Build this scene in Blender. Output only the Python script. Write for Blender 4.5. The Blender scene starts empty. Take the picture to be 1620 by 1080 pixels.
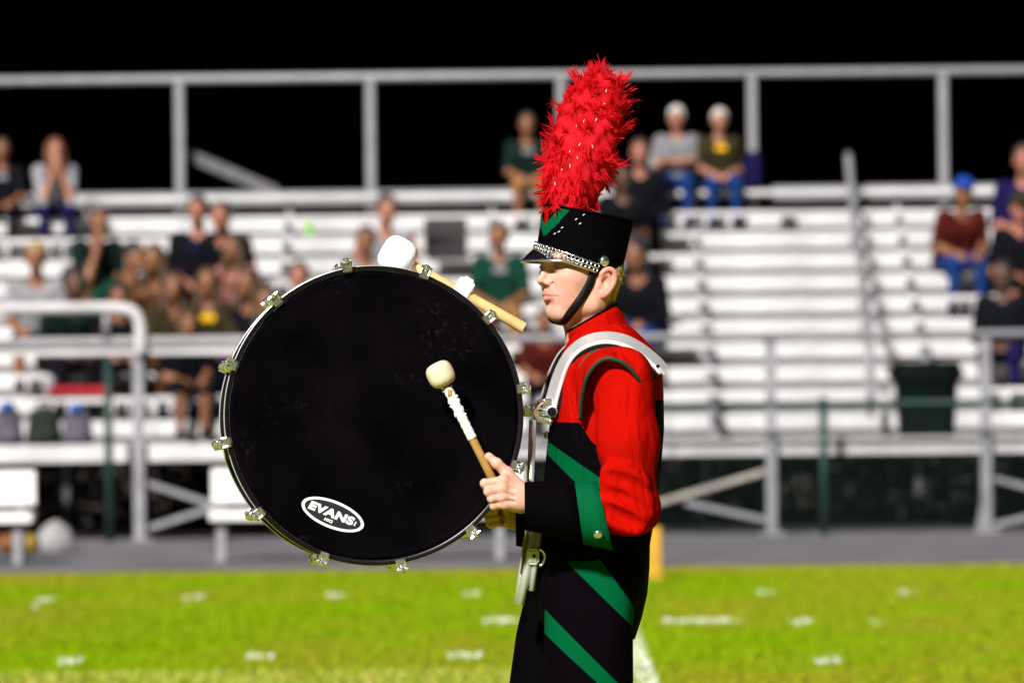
import bpy, math, random
import numpy as np
from mathutils import Matrix, Vector, Euler
R = math.radians
random.seed(7); rng = np.random.default_rng(7)
scene = bpy.context.scene
col = scene.collection

# ------------------------------------------------------------------ camera
CAM = np.array([0.0, -14.0, 1.37]); FPX = 10500.0
PITCH = math.atan(60 / FPX); YAW = 38 / FPX; ROLL = R(0.6)
fw = np.array([-math.sin(YAW) * math.cos(PITCH), math.cos(YAW) * math.cos(PITCH), math.sin(PITCH)])
rt0 = np.array([math.cos(YAW), math.sin(YAW), 0.0]); up0 = np.cross(rt0, fw)
rt = math.cos(ROLL) * rt0 - math.sin(ROLL) * up0
up = np.cross(rt, fw)
cam = bpy.data.cameras.new('camera'); camo = bpy.data.objects.new('camera', cam); col.objects.link(camo)
cam.sensor_width = 36; cam.lens = FPX / 1620 * 36; cam.clip_start = 0.5; cam.clip_end = 2000
camo.matrix_world = Matrix(((rt[0], up[0], -fw[0], CAM[0]), (rt[1], up[1], -fw[1], CAM[1]), (rt[2], up[2], -fw[2], CAM[2]), (0, 0, 0, 1)))
cam.dof.use_dof = True; cam.dof.focus_distance = 13.86; cam.dof.aperture_fstop = (cam.lens / 1000) / 0.035; cam.dof.aperture_blades = 9
scene.camera = camo
# ------------------------------------------------------------------ light: night game, floodlights high on the camera's side
SUN_AZ, SUN_EL = R(22), R(36)
world = bpy.data.worlds.new('World'); scene.world = world; world.use_nodes = True
wn = world.node_tree; bg = wn.nodes['Background']
sky = wn.nodes.new('ShaderNodeTexSky'); sky.sky_type = 'NISHITA'; sky.sun_disc = False
sky.sun_elevation = R(-6); sky.sun_rotation = math.pi + SUN_AZ
wn.links.new(sky.outputs[0], bg.inputs[0]); bg.inputs[1].default_value = 0.05
sl = bpy.data.lights.new('floodlight', 'SUN'); sl.energy = 5.0; sl.angle = R(5); sl.color = (1.0, 0.965, 0.91)
so = bpy.data.objects.new('floodlight', sl); col.objects.link(so)
ldir = Vector((math.sin(SUN_AZ) * math.cos(SUN_EL), math.cos(SUN_AZ) * math.cos(SUN_EL), -math.sin(SUN_EL)))
so.rotation_euler = ldir.to_track_quat('-Z', 'Y').to_euler(); so.location = (-20, -50, 40)
scene.view_settings.view_transform = 'Standard'; scene.view_settings.look = 'None'
scene.view_settings.exposure = 0.5; scene.view_settings.gamma = 1.0
scene.render.engine = 'CYCLES'


def D(px, py, y=0.0):
    """point on the plane Y=y that the measured pixel of the photograph shows"""
    d = fw + rt * ((px - 810) / FPX) + up * ((540 - py) / FPX)
    return CAM + d * ((y - CAM[1]) / d[1])


# ------------------------------------------------------------------ materials
MATS = {}


def mat(name, c, rough=0.6, metal=0.0, var=0.15, nscale=8.0, bump=0.0, bscale=60.0, spec=0.5, sheen=0.0, sss=0.0, coat=0.0, c2=None, detail=6.0, trans=0.0):
    if name in MATS: return MATS[name]
    m = bpy.data.materials.new(name); m.use_nodes = True; MATS[name] = m
    nt = m.node_tree; b = nt.nodes['Principled BSDF']
    b.inputs['Roughness'].default_value = rough; b.inputs['Metallic'].default_value = metal
    b.inputs['Specular IOR Level'].default_value = spec
    b.inputs['Sheen Weight'].default_value = sheen; b.inputs['Coat Weight'].default_value = coat
    if sss:
        b.inputs['Subsurface Weight'].default_value = sss; b.inputs['Subsurface Radius'].default_value = (1.0, 0.35, 0.2); b.inputs['Subsurface Scale'].default_value = 0.008
    tc = nt.nodes.new('ShaderNodeTexCoord')
    nz = nt.nodes.new('ShaderNodeTexNoise'); nz.inputs['Scale'].default_value = nscale; nz.inputs['Detail'].default_value = detail
    nt.links.new(tc.outputs['Object'], nz.inputs['Vector'])
    rp = nt.nodes.new('ShaderNodeValToRGB')
    a = [max(0, x * (1 - var)) for x in c]; bb = [min(1, x * (1 + var)) for x in (c2 or c)]
    rp.color_ramp.elements[0].position = 0.3; rp.color_ramp.elements[1].position = 0.7
    rp.color_ramp.elements[0].color = (*a, 1); rp.color_ramp.elements[1].color = (*bb, 1)
    nt.links.new(nz.outputs['Fac'], rp.inputs['Fac']); nt.links.new(rp.outputs['Color'], b.inputs['Base Color'])
    if bump:
        n2 = nt.nodes.new('ShaderNodeTexNoise'); n2.inputs['Scale'].default_value = bscale; n2.inputs['Detail'].default_value = 4
        nt.links.new(tc.outputs['Object'], n2.inputs['Vector'])
        bp = nt.nodes.new('ShaderNodeBump'); bp.inputs['Strength'].default_value = bump; bp.inputs['Distance'].default_value = 0.01
        nt.links.new(n2.outputs['Fac'], bp.inputs['Height']); nt.links.new(bp.outputs['Normal'], b.inputs['Normal'])
    if trans:
        t = nt.nodes.new('ShaderNodeBsdfTranslucent'); mx = nt.nodes.new('ShaderNodeMixShader'); mx.inputs[0].default_value = trans
        nt.links.new(rp.outputs['Color'], t.inputs['Color'])
        nt.links.new(b.outputs[0], mx.inputs[1]); nt.links.new(t.outputs[0], mx.inputs[2])
        nt.links.new(mx.outputs[0], nt.nodes['Material Output'].inputs[0])
    return m


def add_folds(m, scale=(9, 9, 4), strength=0.6, dist=0.012, rot=(0, 0.6, 0)):
    """long soft creases of the cloth, as fine relief on top of the weave"""
    nt = m.node_tree; b = nt.nodes['Principled BSDF']; tc = nt.nodes.new('ShaderNodeTexCoord'); mp = nt.nodes.new('ShaderNodeMapping')
    mp.inputs['Rotation'].default_value = rot; mp.inputs['Scale'].default_value = scale; nt.links.new(tc.outputs['Object'], mp.inputs[0])
    nz = nt.nodes.new('ShaderNodeTexNoise'); nz.inputs['Scale'].default_value = 2.2; nz.inputs['Detail'].default_value = 3; nz.inputs['Distortion'].default_value = 0.6
    nt.links.new(mp.outputs[0], nz.inputs['Vector']); bp = nt.nodes.new('ShaderNodeBump'); bp.inputs['Strength'].default_value = strength; bp.inputs['Distance'].default_value = dist
    nt.links.new(nz.outputs['Fac'], bp.inputs['Height'])
    if b.inputs['Normal'].links: nt.links.new(b.inputs['Normal'].links[0].from_socket, bp.inputs['Normal'])
    nt.links.new(bp.outputs['Normal'], b.inputs['Normal'])


def poly_paint(m, layers):
    """flat fabric colours laid over the base colour: convex outlines given in side view (X, Z)"""
    nt = m.node_tree; b = nt.nodes['Principled BSDF']
    tc = nt.nodes.new('ShaderNodeTexCoord'); sp = nt.nodes.new('ShaderNodeSeparateXYZ'); nt.links.new(tc.outputs['Object'], sp.inputs[0])
    cur = b.inputs['Base Color'].links[0].from_socket

    def math_(op, a, b_, c_=None):
        n = nt.nodes.new('ShaderNodeMath'); n.operation = op
        for i, v in enumerate((a, b_, c_)):
            if v is None: continue
            if isinstance(v, (int, float)): n.inputs[i].default_value = v
            else: nt.links.new(v, n.inputs[i])
        return n.outputs[0]
    for pts, colr in layers:
        P = np.array([[p[0], p[2]] for p in pts]); cen = P.mean(0); mask = None
        for i in range(len(P)):
            a, c = P[i], P[(i + 1) % len(P)]; n = np.array([c[1] - a[1], a[0] - c[0]]); n /= np.linalg.norm(n) + 1e-9
            if np.dot(n, cen - a) < 0: n = -n
            v = math_('MULTIPLY_ADD', sp.outputs['X'], float(n[0]), float(-np.dot(n, a)))
            v = math_('MULTIPLY_ADD', sp.outputs['Z'], float(n[1]), v)
            mask = v if mask is None else math_('MINIMUM', mask, v)
        mask = math_('GREATER_THAN', mask, 0.0)
        mx = nt.nodes.new('ShaderNodeMix'); mx.data_type = 'RGBA'
        nt.links.new(mask, mx.inputs[0]); nt.links.new(cur, mx.inputs[6]); mx.inputs[7].default_value = (*colr, 1)
        cur = mx.outputs[2]
    nt.links.new(cur, b.inputs['Base Color'])


# ------------------------------------------------------------------ mesh helpers
def mk(name, V, F, m, parent=None, smooth=True, fmat=None, auto=None):
    me = bpy.data.meshes.new(name)
    V = np.asarray(V, dtype=np.float64)
    me.from_pydata(V.tolist(), [], [list(map(int, f)) for f in F])
    for x in (m if isinstance(m, (list, tuple)) else [m]): me.materials.append(x)
    if fmat is not None: me.polygons.foreach_set('material_index', np.asarray(fmat, dtype=np.int32))
    if smooth:
        me.polygons.foreach_set('use_smooth', np.ones(len(me.polygons), dtype=bool))
        if auto: me.set_sharp_from_angle(angle=R(auto))
    me.update()
    o = bpy.data.objects.new(name, me); col.objects.link(o)
    if parent: setp(o, parent)
    return o


def setp(o, parent):
    o.parent = parent; o.matrix_parent_inverse = parent.matrix_basis.inverted()


def inst(name, me, parent, mw):
    o = bpy.data.objects.new(name, me); col.objects.link(o)
    if parent: setp(o, parent)
    o.matrix_basis = mw
    return o


def tag(o, label=None, cat=None, group=None, kind=None):
    if label: o['label'] = label
    if cat: o['category'] = cat
    if group: o['group'] = group
    if kind: o['kind'] = kind
    return o


def empty(name, loc, label, cat, group=None):
    o = bpy.data.objects.new(name, None); col.objects.link(o); o.location = Vector([float(x) for x in loc]); o.empty_display_size = 0.1
    o.matrix_basis = Matrix.Translation(Vector([float(x) for x in loc]))
    return tag(o, label, cat, group)


def join(parts):
    V = []; F = []; n = 0
    for v, f in parts:
        v = np.asarray(v); V.append(v); F += [[i + n for i in q] for q in f]; n += len(v)
    return np.concatenate(V), F


def norm(v):
    v = np.asarray(v, float); return v / (np.linalg.norm(v, axis=-1, keepdims=True) + 1e-12)


def frames(P):
    P = np.asarray(P, float); T = np.gradient(P, axis=0); T = norm(T)
    a = np.array([0, 0, 1.0]) if abs(T[0][2]) < 0.9 else np.array([0, 1.0, 0])
    N = [norm(np.cross(T[0], a))]
    for i in range(1, len(P)):
        n = N[-1] - T[i] * np.dot(N[-1], T[i]); N.append(norm(n))
    N = np.array(N); return T, N, np.cross(T, N)


def spline(P, n=8):
    P = np.asarray(P, float)
    if len(P) < 3:
        t = np.linspace(0, 1, n)[:, None]; return P[0] * (1 - t) + P[-1] * t
    Q = np.vstack([2 * P[0] - P[1], P, 2 * P[-1] - P[-2]]); out = []
    for i in range(1, len(Q) - 2):
        for t in np.linspace(0, 1, n, endpoint=False):
            p0, p1, p2, p3 = Q[i - 1:i + 3]
            out.append(0.5 * ((2 * p1) + (-p0 + p2) * t + (2 * p0 - 5 * p1 + 4 * p2 - p3) * t * t + (-p0 + 3 * p1 - 3 * p2 + p3) * t ** 3))
    out.append(P[-1]); return np.array(out)


def tube(P, r, seg=12, cap=True):
    P = np.asarray(P, float); T, N, B = frames(P); n = len(P); r = np.broadcast_to(np.asarray(r, float), (n,))
    a = np.linspace(0, 2 * np.pi, seg, endpoint=False)
    V = (P[:, None] + r[:, None, None] * (np.cos(a)[None, :, None] * N[:, None] + np.sin(a)[None, :, None] * B[:, None])).reshape(-1, 3)
    F = [[i * seg + j, i * seg + (j + 1) % seg, (i + 1) * seg + (j + 1) % seg, (i + 1) * seg + j] for i in range(n - 1) for j in range(seg)]
    if cap: F += [list(range(seg))[::-1], [(n - 1) * seg + j for j in range(seg)]]
    return V, F


def rot_to(z):
    z = norm(z); a = np.array([0, 0, 1.0]) if abs(z[2]) < 0.95 else np.array([1.0, 0, 0])
    x = norm(np.cross(a, z)); return np.stack([x, np.cross(z, x), z], 1)


def lathe(prof, c=(0, 0, 0), axis=(0, 0, 1), seg=32):
    """profile of (radius, height)"""
    M = rot_to(axis); a = np.linspace(0, 2 * np.pi, seg, endpoint=False); V = []
    for r, h in prof:
        V.append(np.stack([r * np.cos(a), r * np.sin(a), np.full(seg, h)], 1))
    V = np.concatenate(V) @ M.T + np.asarray(c, float); n = len(prof)
    F = [[i * seg + j, i * seg + (j + 1) % seg, (i + 1) * seg + (j + 1) % seg, (i + 1) * seg + j] for i in range(n - 1) for j in range(seg)]
    if prof[0][0] > 1e-6: F.append(list(range(seg))[::-1])
    if prof[-1][0] > 1e-6: F.append([(n - 1) * seg + j for j in range(seg)])
    return V, F


def box(c, h, M=None, b=0.0):
    """box of half sizes h with chamfered edges"""
    c = np.asarray(c, float); h = np.asarray(h, float)
    if b <= 0:
        V = np.array([[x, y, z] for x in (-1, 1) for y in (-1, 1) for z in (-1, 1)], float) * h
        F = [[0, 1, 3, 2], [4, 6, 7, 5], [0, 4, 5, 1], [2, 3, 7, 6], [0, 2, 6, 4], [1, 5, 7, 3]]
    else:
        V = []; F = []; ix = {}
        for x in (-1, 1):
            for y in (-1, 1):
                for z in (-1, 1):
                    for k in range(3):
                        s = h - b; s[k] = h[k]; ix[(x, y, z, k)] = len(V); V.append(np.array([x, y, z]) * s)
        V = np.array(V)
        for k in range(3):
            i, j = [q for q in range(3) if q != k]
            for s in (-1, 1):
                q = []
                for a, d in ((-1, -1), (1, -1), (1, 1), (-1, 1)):
                    t = [0, 0, 0]; t[k] = s; t[i] = a; t[j] = d; q.append(ix[(*t, k)])
                F.append(q)
            for a in (-1, 1):
                for d in (-1, 1):
                    t0 = [0, 0, 0]; t1 = [0, 0, 0]; t0[k] = -1; t1[k] = 1
                    for t in (t0, t1): t[i] = a; t[j] = d
                    F.append([ix[(*t0, i)], ix[(*t1, i)], ix[(*t1, j)], ix[(*t0, j)]])
        for x in (-1, 1):
            for y in (-1, 1):
                for z in (-1, 1): F.append([ix[(x, y, z, 0)], ix[(x, y, z, 1)], ix[(x, y, z, 2)]])
    if M is not None: V = V @ np.asarray(M).T
    return V + c, F


def bar(a, b, w, t, upv=(0, 0, 1), bev=0.004):
    a = np.asarray(a, float); b = np.asarray(b, float); x = norm(b - a); y = norm(np.cross(np.asarray(upv, float), x)); z = np.cross(x, y)
    return box((a + b) / 2, (np.linalg.norm(b - a) / 2, w / 2, t / 2), np.stack([x, y, z], 1), bev)


def ribbon(P, Nrm, w, t):
    """flat band swept along P, width across, thickness along the normal"""
    P = np.asarray(P, float); T = norm(np.gradient(P, axis=0)); Nrm = norm(Nrm - T * np.sum(Nrm * T, 1, keepdims=True)); B = np.cross(T, Nrm)
    w = np.broadcast_to(np.asarray(w, float), (len(P),))[:, None]; e = t * 0.3
    ring = [P - B * w / 2, P - B * (w / 2 - e) + Nrm * t, P + B * (w / 2 - e) + Nrm * t, P + B * w / 2]
    V = np.stack(ring, 1).reshape(-1, 3); n = len(P)
    F = [[i * 4 + j, i * 4 + (j + 1) % 4, (i + 1) * 4 + (j + 1) % 4, (i + 1) * 4 + j] for i in range(n - 1) for j in range(4)]
    F += [[3, 2, 1, 0], [(n - 1) * 4 + j for j in range(4)]]
    return V, F


def loft(rings, cap=True):
    n, s = len(rings), len(rings[0]); V = np.concatenate(rings)
    F = [[i * s + j, i * s + (j + 1) % s, (i + 1) * s + (j + 1) % s, (i + 1) * s + j] for i in range(n - 1) for j in range(s)]
    if cap: F += [list(range(s))[::-1], [(n - 1) * s + j for j in range(s)]]
    return V, F


# ------------------------------------------------------------------ volumes: smooth unions of rounded bones, skinned by surface nets
class Vol:
    def __init__(s, lo, hi, h):
        s.lo = np.asarray(lo, float); s.h = h
        s.n = np.ceil((np.asarray(hi, float) - s.lo) / h).astype(int) + 1
        s.F = np.full(s.n, 1e2); s.Db = np.full(s.n, 1e2); s.ID = np.zeros(s.n, np.int8)

    def region(s, lo, hi):
        a = np.clip(np.floor((lo - s.lo) / s.h).astype(int), 0, s.n); b = np.clip(np.ceil((hi - s.lo) / s.h).astype(int) + 1, 0, s.n)
        if np.any(b <= a): return None, None
        g = np.meshgrid(*[s.lo[i] + s.h * np.arange(a[i], b[i]) for i in range(3)], indexing='ij')
        return tuple(slice(a[i], b[i]) for i in range(3)), np.stack(g, -1)

    def put(s, d, sl_, k, idn, sub=False):
        F = s.F[sl_]
        if sub:
            h = np.maximum(k - np.abs(F + d), 0) / k if k > 0 else 0
            s.F[sl_] = np.maximum(F, -d) + (h * h * k * 0.25)
            return
        h = np.maximum(k - np.abs(F - d), 0) / k if k > 0 else 0
        s.F[sl_] = np.minimum(F, d) - h * h * k * 0.25
        m = d < s.Db[sl_]; s.Db[sl_] = np.where(m, d, s.Db[sl_]); s.ID[sl_] = np.where(m, idn, s.ID[sl_])

    def cap(s, a, b, ra, rb=None, k=0.02, idn=0, sub=False):
        rb = ra if rb is None else rb; a = np.asarray(a, float); b = np.asarray(b, float); m = max(ra, rb) + k + 4 * s.h
        sl_, P = s.region(np.minimum(a, b) - m, np.maximum(a, b) + m)
        if sl_ is None: return s
        ba = b - a; t = np.clip(((P - a) @ ba) / (ba @ ba + 1e-12), 0, 1)
        s.put(np.linalg.norm(P - a - t[..., None] * ba, axis=-1) - (ra + (rb - ra) * t), sl_, k, idn, sub); return s

    def ell(s, c, r, k=0.02, idn=0, M=None, sub=False):
        c = np.asarray(c, float); r = np.asarray(r, float) * np.ones(3); m = r.max() + k + 4 * s.h
        sl_, P = s.region(c - m, c + m)
        if sl_ is None: return s
        Q = P - c
        if M is not None: Q = Q @ np.asarray(M)
        k0 = np.linalg.norm(Q / r, axis=-1); k1 = np.linalg.norm(Q / (r * r), axis=-1) + 1e-9
        s.put(k0 * (k0 - 1) / k1, sl_, k, idn, sub); return s

    def cut(s, n, off):
        """keep n.p < off"""
        g = np.meshgrid(*[s.lo[i] + s.h * np.arange(s.n[i]) for i in range(3)], indexing='ij')
        s.F = np.maximum(s.F, g[0] * n[0] + g[1] * n[1] + g[2] * n[2] - off); return s

    def sample(s, P):
        q = (np.asarray(P) - s.lo) / s.h; i = np.clip(np.floor(q).astype(int), 0, s.n - 2); f = q - i; out = 0
        for dx in (0, 1):
            for dy in (0, 1):
                for dz in (0, 1):
                    w = np.where(dx, f[:, 0], 1 - f[:, 0]) * np.where(dy, f[:, 1], 1 - f[:, 1]) * np.where(dz, f[:, 2], 1 - f[:, 2])
                    out = out + w * s.F[i[:, 0] + dx, i[:, 1] + dy, i[:, 2] + dz]
        return out

    def grad(s, P):
        e = s.h; return norm(np.stack([s.sample(P + np.eye(3)[i] * e) - s.sample(P - np.eye(3)[i] * e) for i in range(3)], 1))

    def mesh(s):
        F = np.clip(s.F, -1, 1); S = F < 0; c = tuple(x - 1 for x in s.n)
        acc = np.zeros((*c, 3)); cnt = np.zeros(c)
        off = [(x, y, z) for x in (0, 1) for y in (0, 1) for z in (0, 1)]
        gsl = lambda o: tuple(slice(o[i], o[i] + c[i]) for i in range(3))
        for a in off:
            for ax in range(3):
                if a[ax]: continue
                b = list(a); b[ax] = 1
                fa, fb = F[gsl(a)], F[gsl(b)]; m = S[gsl(a)] != S[gsl(b)]
                t = np.where(m, fa / np.where(m, fa - fb, 1), 0)
                for i in range(3): acc[..., i] += np.where(m, a[i] + (t if i == ax else 0), 0)
                cnt += m
        act = cnt > 0; idx = -np.ones(c, int); idx[act] = np.arange(act.sum())
        ci = np.argwhere(act); V = s.lo + s.h * (ci + acc[act] / cnt[act][:, None]); Q = []
        for ax in range(3):
            u, v = (ax + 1) % 3, (ax + 2) % 3
            lo = [1, 1, 1]; lo[ax] = 0; hi = [s.n[0] - 1, s.n[1] - 1, s.n[2] - 1]
            A = tuple(slice(lo[i], hi[i]) for i in range(3)); Bs = list(A); Bs[ax] = slice(lo[ax] + 1, hi[ax] + 1)
            d = S[A].astype(int) - S[tuple(Bs)].astype(int); e = np.argwhere(d != 0) + np.array(lo)
            if len(e) == 0: continue
            sg = d[d != 0]; eu = np.eye(3, dtype=int)[u]; ev = np.eye(3, dtype=int)[v]
            q = np.stack([idx[tuple((e - eu - ev).T)], idx[tuple((e - ev).T)], idx[tuple(e.T)], idx[tuple((e - eu).T)]], 1)
            q[sg < 0] = q[sg < 0][:, ::-1]; Q.append(q)
        Q = np.concatenate(Q)
        cen = V[Q].mean(1); gi = np.clip(np.round((cen - s.lo) / s.h).astype(int), 0, s.n - 1)
        return V, Q, s.ID[tuple(gi.T)]


# ================================================================== SETTING
GRASS_EDGE = 47.6 - 14
def grid(x0, x1, y0, y1, nx, ny, z):
    xs = np.linspace(x0, x1, nx); ys = np.linspace(y0, y1, ny)
    V = [[x, y, z] for y in ys for x in xs]
    F = [[j * nx + i, j * nx + i + 1, (j + 1) * nx + i + 1, (j + 1) * nx + i] for j in range(ny - 1) for i in range(nx - 1)]
    return np.array(V), F


soil = mat('turf_soil', (0.17, 0.26, 0.004), 0.95, var=0.2, nscale=0.8, bump=0.6, bscale=40, c2=(0.25, 0.27, 0.012), spec=0.05)
V, F = grid(-600, 600, -300, 1200, 25, 31, 0.0)
ground = tag(mk('ground', V, F, soil, smooth=False), kind='structure')
asph = mat('track_asphalt', (0.135, 0.13, 0.148), 0.9, var=0.3, nscale=1.3, bump=0.5, bscale=90)
V, F = grid(-60, 60, GRASS_EDGE, 45.0, 7, 3, 0.004)
track = tag(mk('track', V, F, asph, smooth=False), kind='structure')
dirt = mat('bare_dirt', (0.03, 0.022, 0.017), 0.95, var=0.4, nscale=2, bump=0.7, bscale=20)
V, F = grid(-150, 150, 45.0, 500.0, 7, 9, 0.005)
tag(mk('bare_ground', V, F, dirt, smooth=False), kind='structure')

# painted marks on the turf, as rectangles in plan: (x0, x1, y0, y1)
marks = []
def gpt(px, py):
    d = fw + rt * ((px - 810) / FPX) + up * ((540 - py) / FPX); t = -CAM[2] / d[2]; return CAM + d * t
for px, py, w in [(-155, 955, 30), (72, 952, 32), (307, 948, 32), (530, 945, 30), (748, 943, 30), (975, 942, 30), (1210, 940, 30), (1433, 940, 30), (1660, 939, 30),
                  (1110, 985, 130), (792, 985, 60), (1268, 987, 34), (1385, 986, 14), (1306, 1049, 46), (412, 1042, 40), (110, 1051, 34), (735, 1041, 50), (60, 962, 8)]:
    p = gpt(px, py); q = gpt(px + w, py); hw = abs(q[0] - p[0]) / 2
    marks.append((p[0] - hw, p[0] + hw, p[1] - 0.28, p[1] + 0.28))
lp = gpt(1016, 1062)
marks.append((lp[0] - 0.055, lp[0] + 0.055, 5.0, gpt(1005, 985)[1]))
paint = mat('field_paint', (0.8, 0.8, 0.76), 0.9, var=0.1, nscale=30)
for i, (x0, x1, y0, y1) in enumerate(marks):
    V, F = grid(x0, x1, y0, y1, 2, 2, 0.004 + 0.0004 * (i % 3)); mk('field_marking', V, F, paint, ground, smooth=False)
bx = gpt(600, 1074)

# grass: single blades where the lens can see them, painted white where the marks lie
NB = 720000
yy = 11.0 + (GRASS_EDGE - 11.0) * rng.random(NB); half = 9.5
xx = (rng.random(NB) * 2 - 1) * half
hh = 0.016 + 0.018 * rng.random(NB); ang = rng.random(NB) * 6.283; wd = 0.007 + 0.006 * rng.random(NB)
lean = (rng.random((NB, 2)) - 0.5) * 0.035
bV = np.zeros((NB, 3, 3)); dx = np.cos(ang) * wd; dy = np.sin(ang) * wd
bV[:, 0] = np.stack([xx - dx, yy - dy, np.zeros(NB)], 1); bV[:, 1] = np.stack([xx + dx, yy + dy, np.zeros(NB)], 1)
bV[:, 2] = np.stack([xx + lean[:, 0], yy + lean[:, 1], hh], 1)
def vnoise(x, y, f, seed):
    r_ = np.random.default_rng(seed); T = r_.random((64, 64)); u = x * f; v = y * f
    i = np.floor(u).astype(int); j = np.floor(v).astype(int); a = u - i; b = v - j; a = a * a * (3 - 2 * a); b = b * b * (3 - 2 * b)
    g = lambda p, q: T[p % 64, q % 64]
    return (g(i, j) * (1 - a) + g(i + 1, j) * a) * (1 - b) + (g(i, j + 1) * (1 - a) + g(i + 1, j + 1) * a) * b
pat = 0.5 * vnoise(xx, yy * 0.35, 0.9, 1) + 0.3 * vnoise(xx, yy * 0.5, 2.7, 2) + 0.2 * vnoise(xx, yy, 9, 3)
edge = np.clip((yy - (GRASS_EDGE - 2.6 + 1.2 * vnoise(xx, yy, 0.7, 5))) / 1.6, 0, 1)
dry = np.clip((pat - 0.42) * 3.4, 0, 1) * 0.65; dry = np.maximum(dry, edge * 0.8)
fresh = np.array([0.185, 0.305, 0.002]); tan_ = np.array([0.29, 0.245, 0.020])
colr = fresh * (1 - dry[:, None]) + tan_ * dry[:, None]
colr *= (0.92 + 0.16 * rng.random(NB))[:, None]
wm = np.zeros(NB, bool)
for x0, x1, y0, y1 in marks: wm |= (xx > x0) & (xx < x1) & (yy > y0) & (yy < y1)
wm &= rng.random(NB) < 0.45
colr[wm] = (0.82, 0.82, 0.78)
near_y = (yy < bx[1] + 0.8) & (xx < 0.2) & (rng.random(NB) < 0.35); colr[near_y] = (0.50, 0.46, 0.12)
me = bpy.data.meshes.new('grass'); me.vertices.add(NB * 3); me.loops.add(NB * 3); me.polygons.add(NB)
me.vertices.foreach_set('co', bV.reshape(-1)); me.loops.foreach_set('vertex_index', np.arange(NB * 3, dtype=np.int32))
me.polygons.foreach_set('loop_start', np.arange(0, NB * 3, 3, dtype=np.int32)); me.update()
ca = me.color_attributes.new('tint', 'FLOAT_COLOR', 'POINT')
ca.data.foreach_set('color', np.concatenate([np.repeat(colr, 3, 0), np.ones((NB * 3, 1))], 1).astype(np.float32).reshape(-1))
gm = bpy.data.materials.new('grass_blade'); gm.use_nodes = True; b = gm.node_tree.nodes['Principled BSDF']; b.inputs['Roughness'].default_value = 0.6; b.inputs['Specular IOR Level'].default_value = 0.03
at = gm.node_tree.nodes.new('ShaderNodeAttribute'); at.attribute_name = 'tint'; gm.node_tree.links.new(at.outputs['Color'], b.inputs['Base Color'])
me.materials.append(gm); go = bpy.data.objects.new('grass', me); col.objects.link(go)
tag(go, 'short mown green grass of the playing field with dry patches', 'grass', kind='stuff')

# ------------------------------------------------------------------ bleachers
gap_shade = mat('gap_shade_grey', (0.27, 0.27, 0.285), 0.6, 0.1, var=0.25, nscale=2.5)  # flat grey imitating the shade in the gaps between the rows
alu = mat('bleacher_aluminium', (0.57, 0.56, 0.575), 0.5, 0.0, var=0.22, nscale=1.7, bump=0.1, bscale=40)
galv = mat('galvanised_steel', (0.29, 0.29, 0.32), 0.5, 0.25, var=0.2, nscale=6)
YF = 57.7 - 14; NR = 10; RISE = 0.2156; TREAD = 0.61; DECK = 0.82; YR = YF + 1.0
X0, X1 = -12.6, 14.0
def tread_z(i): return DECK + RISE * i
def seat_z(i): return tread_z(i) + 0.43
def seat_y(i): return YR + TREAD * (i + 1) + 0.10
ble = empty('bleachers', (0, YF, 0), 'long aluminium bleachers with ten rows of seat planks', 'bleachers')
SEG = [(-12.6, -8.0), (-7.99, -3.42), (-3.41, 1.17), (1.18, 5.75), (5.76, 10.34), (10.35, 14.0)]
pl = {}
def plank(name, x0, x1, yc, zc, dep, th):
    key = (round(x1 - x0, 3), dep, th)
    if key not in pl:
        V, F = box((0, 0, 0), ((x1 - x0) / 2, dep / 2, th / 2), None, 0.006)
        o = mk(name, V, F, alu, ble, smooth=False); pl[key] = o.data
        o.matrix_basis = Matrix.Translation(((x0 + x1) / 2, yc, zc)); return o
    return inst(name, pl[key], ble, Matrix.Translation(((x0 + x1) / 2, yc, zc)))
for x0, x1 in SEG:
    for k in range(4): plank('deck_plank', x0, x1, YF + 0.125 + 0.25 * k, DECK - 0.02, 0.243, 0.04)
    plank('fascia_plank', x0, x1, YF - 0.03, DECK - 0.055, 0.02, 0.15)
    for i in range(NR):
        j = 0.004 * random.uniform(-1, 1)
        plank('seat_plank', x0, x1, seat_y(i), seat_z(i) - 0.025 + j, 0.25, 0.05)
        if i:
            plank('foot_plank', x0, x1, YR + TREAD * i + 0.14, tread_z(i) - 0.02, 0.285, 0.04)
            plank('foot_plank', x0, x1, YR + TREAD * i + 0.43, tread_z(i) - 0.02, 0.285, 0.04)
        plank('riser_plank', x0, x1, YR + TREAD * (i + 1) - 0.02, tread_z(i) + RISE * 0.66, 0.02, 0.135)
        kp = plank('gap_shade_plate', x0, x1, YR + TREAD * (i + 1) + 0.03, tread_z(i) + 0.09, 0.012, 0.21)  # added grey strip behind the riser gap, its colour stands for shade
        if kp.data.materials[0] is not gap_shade: kp.data.materials[0] = gap_shade
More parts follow.
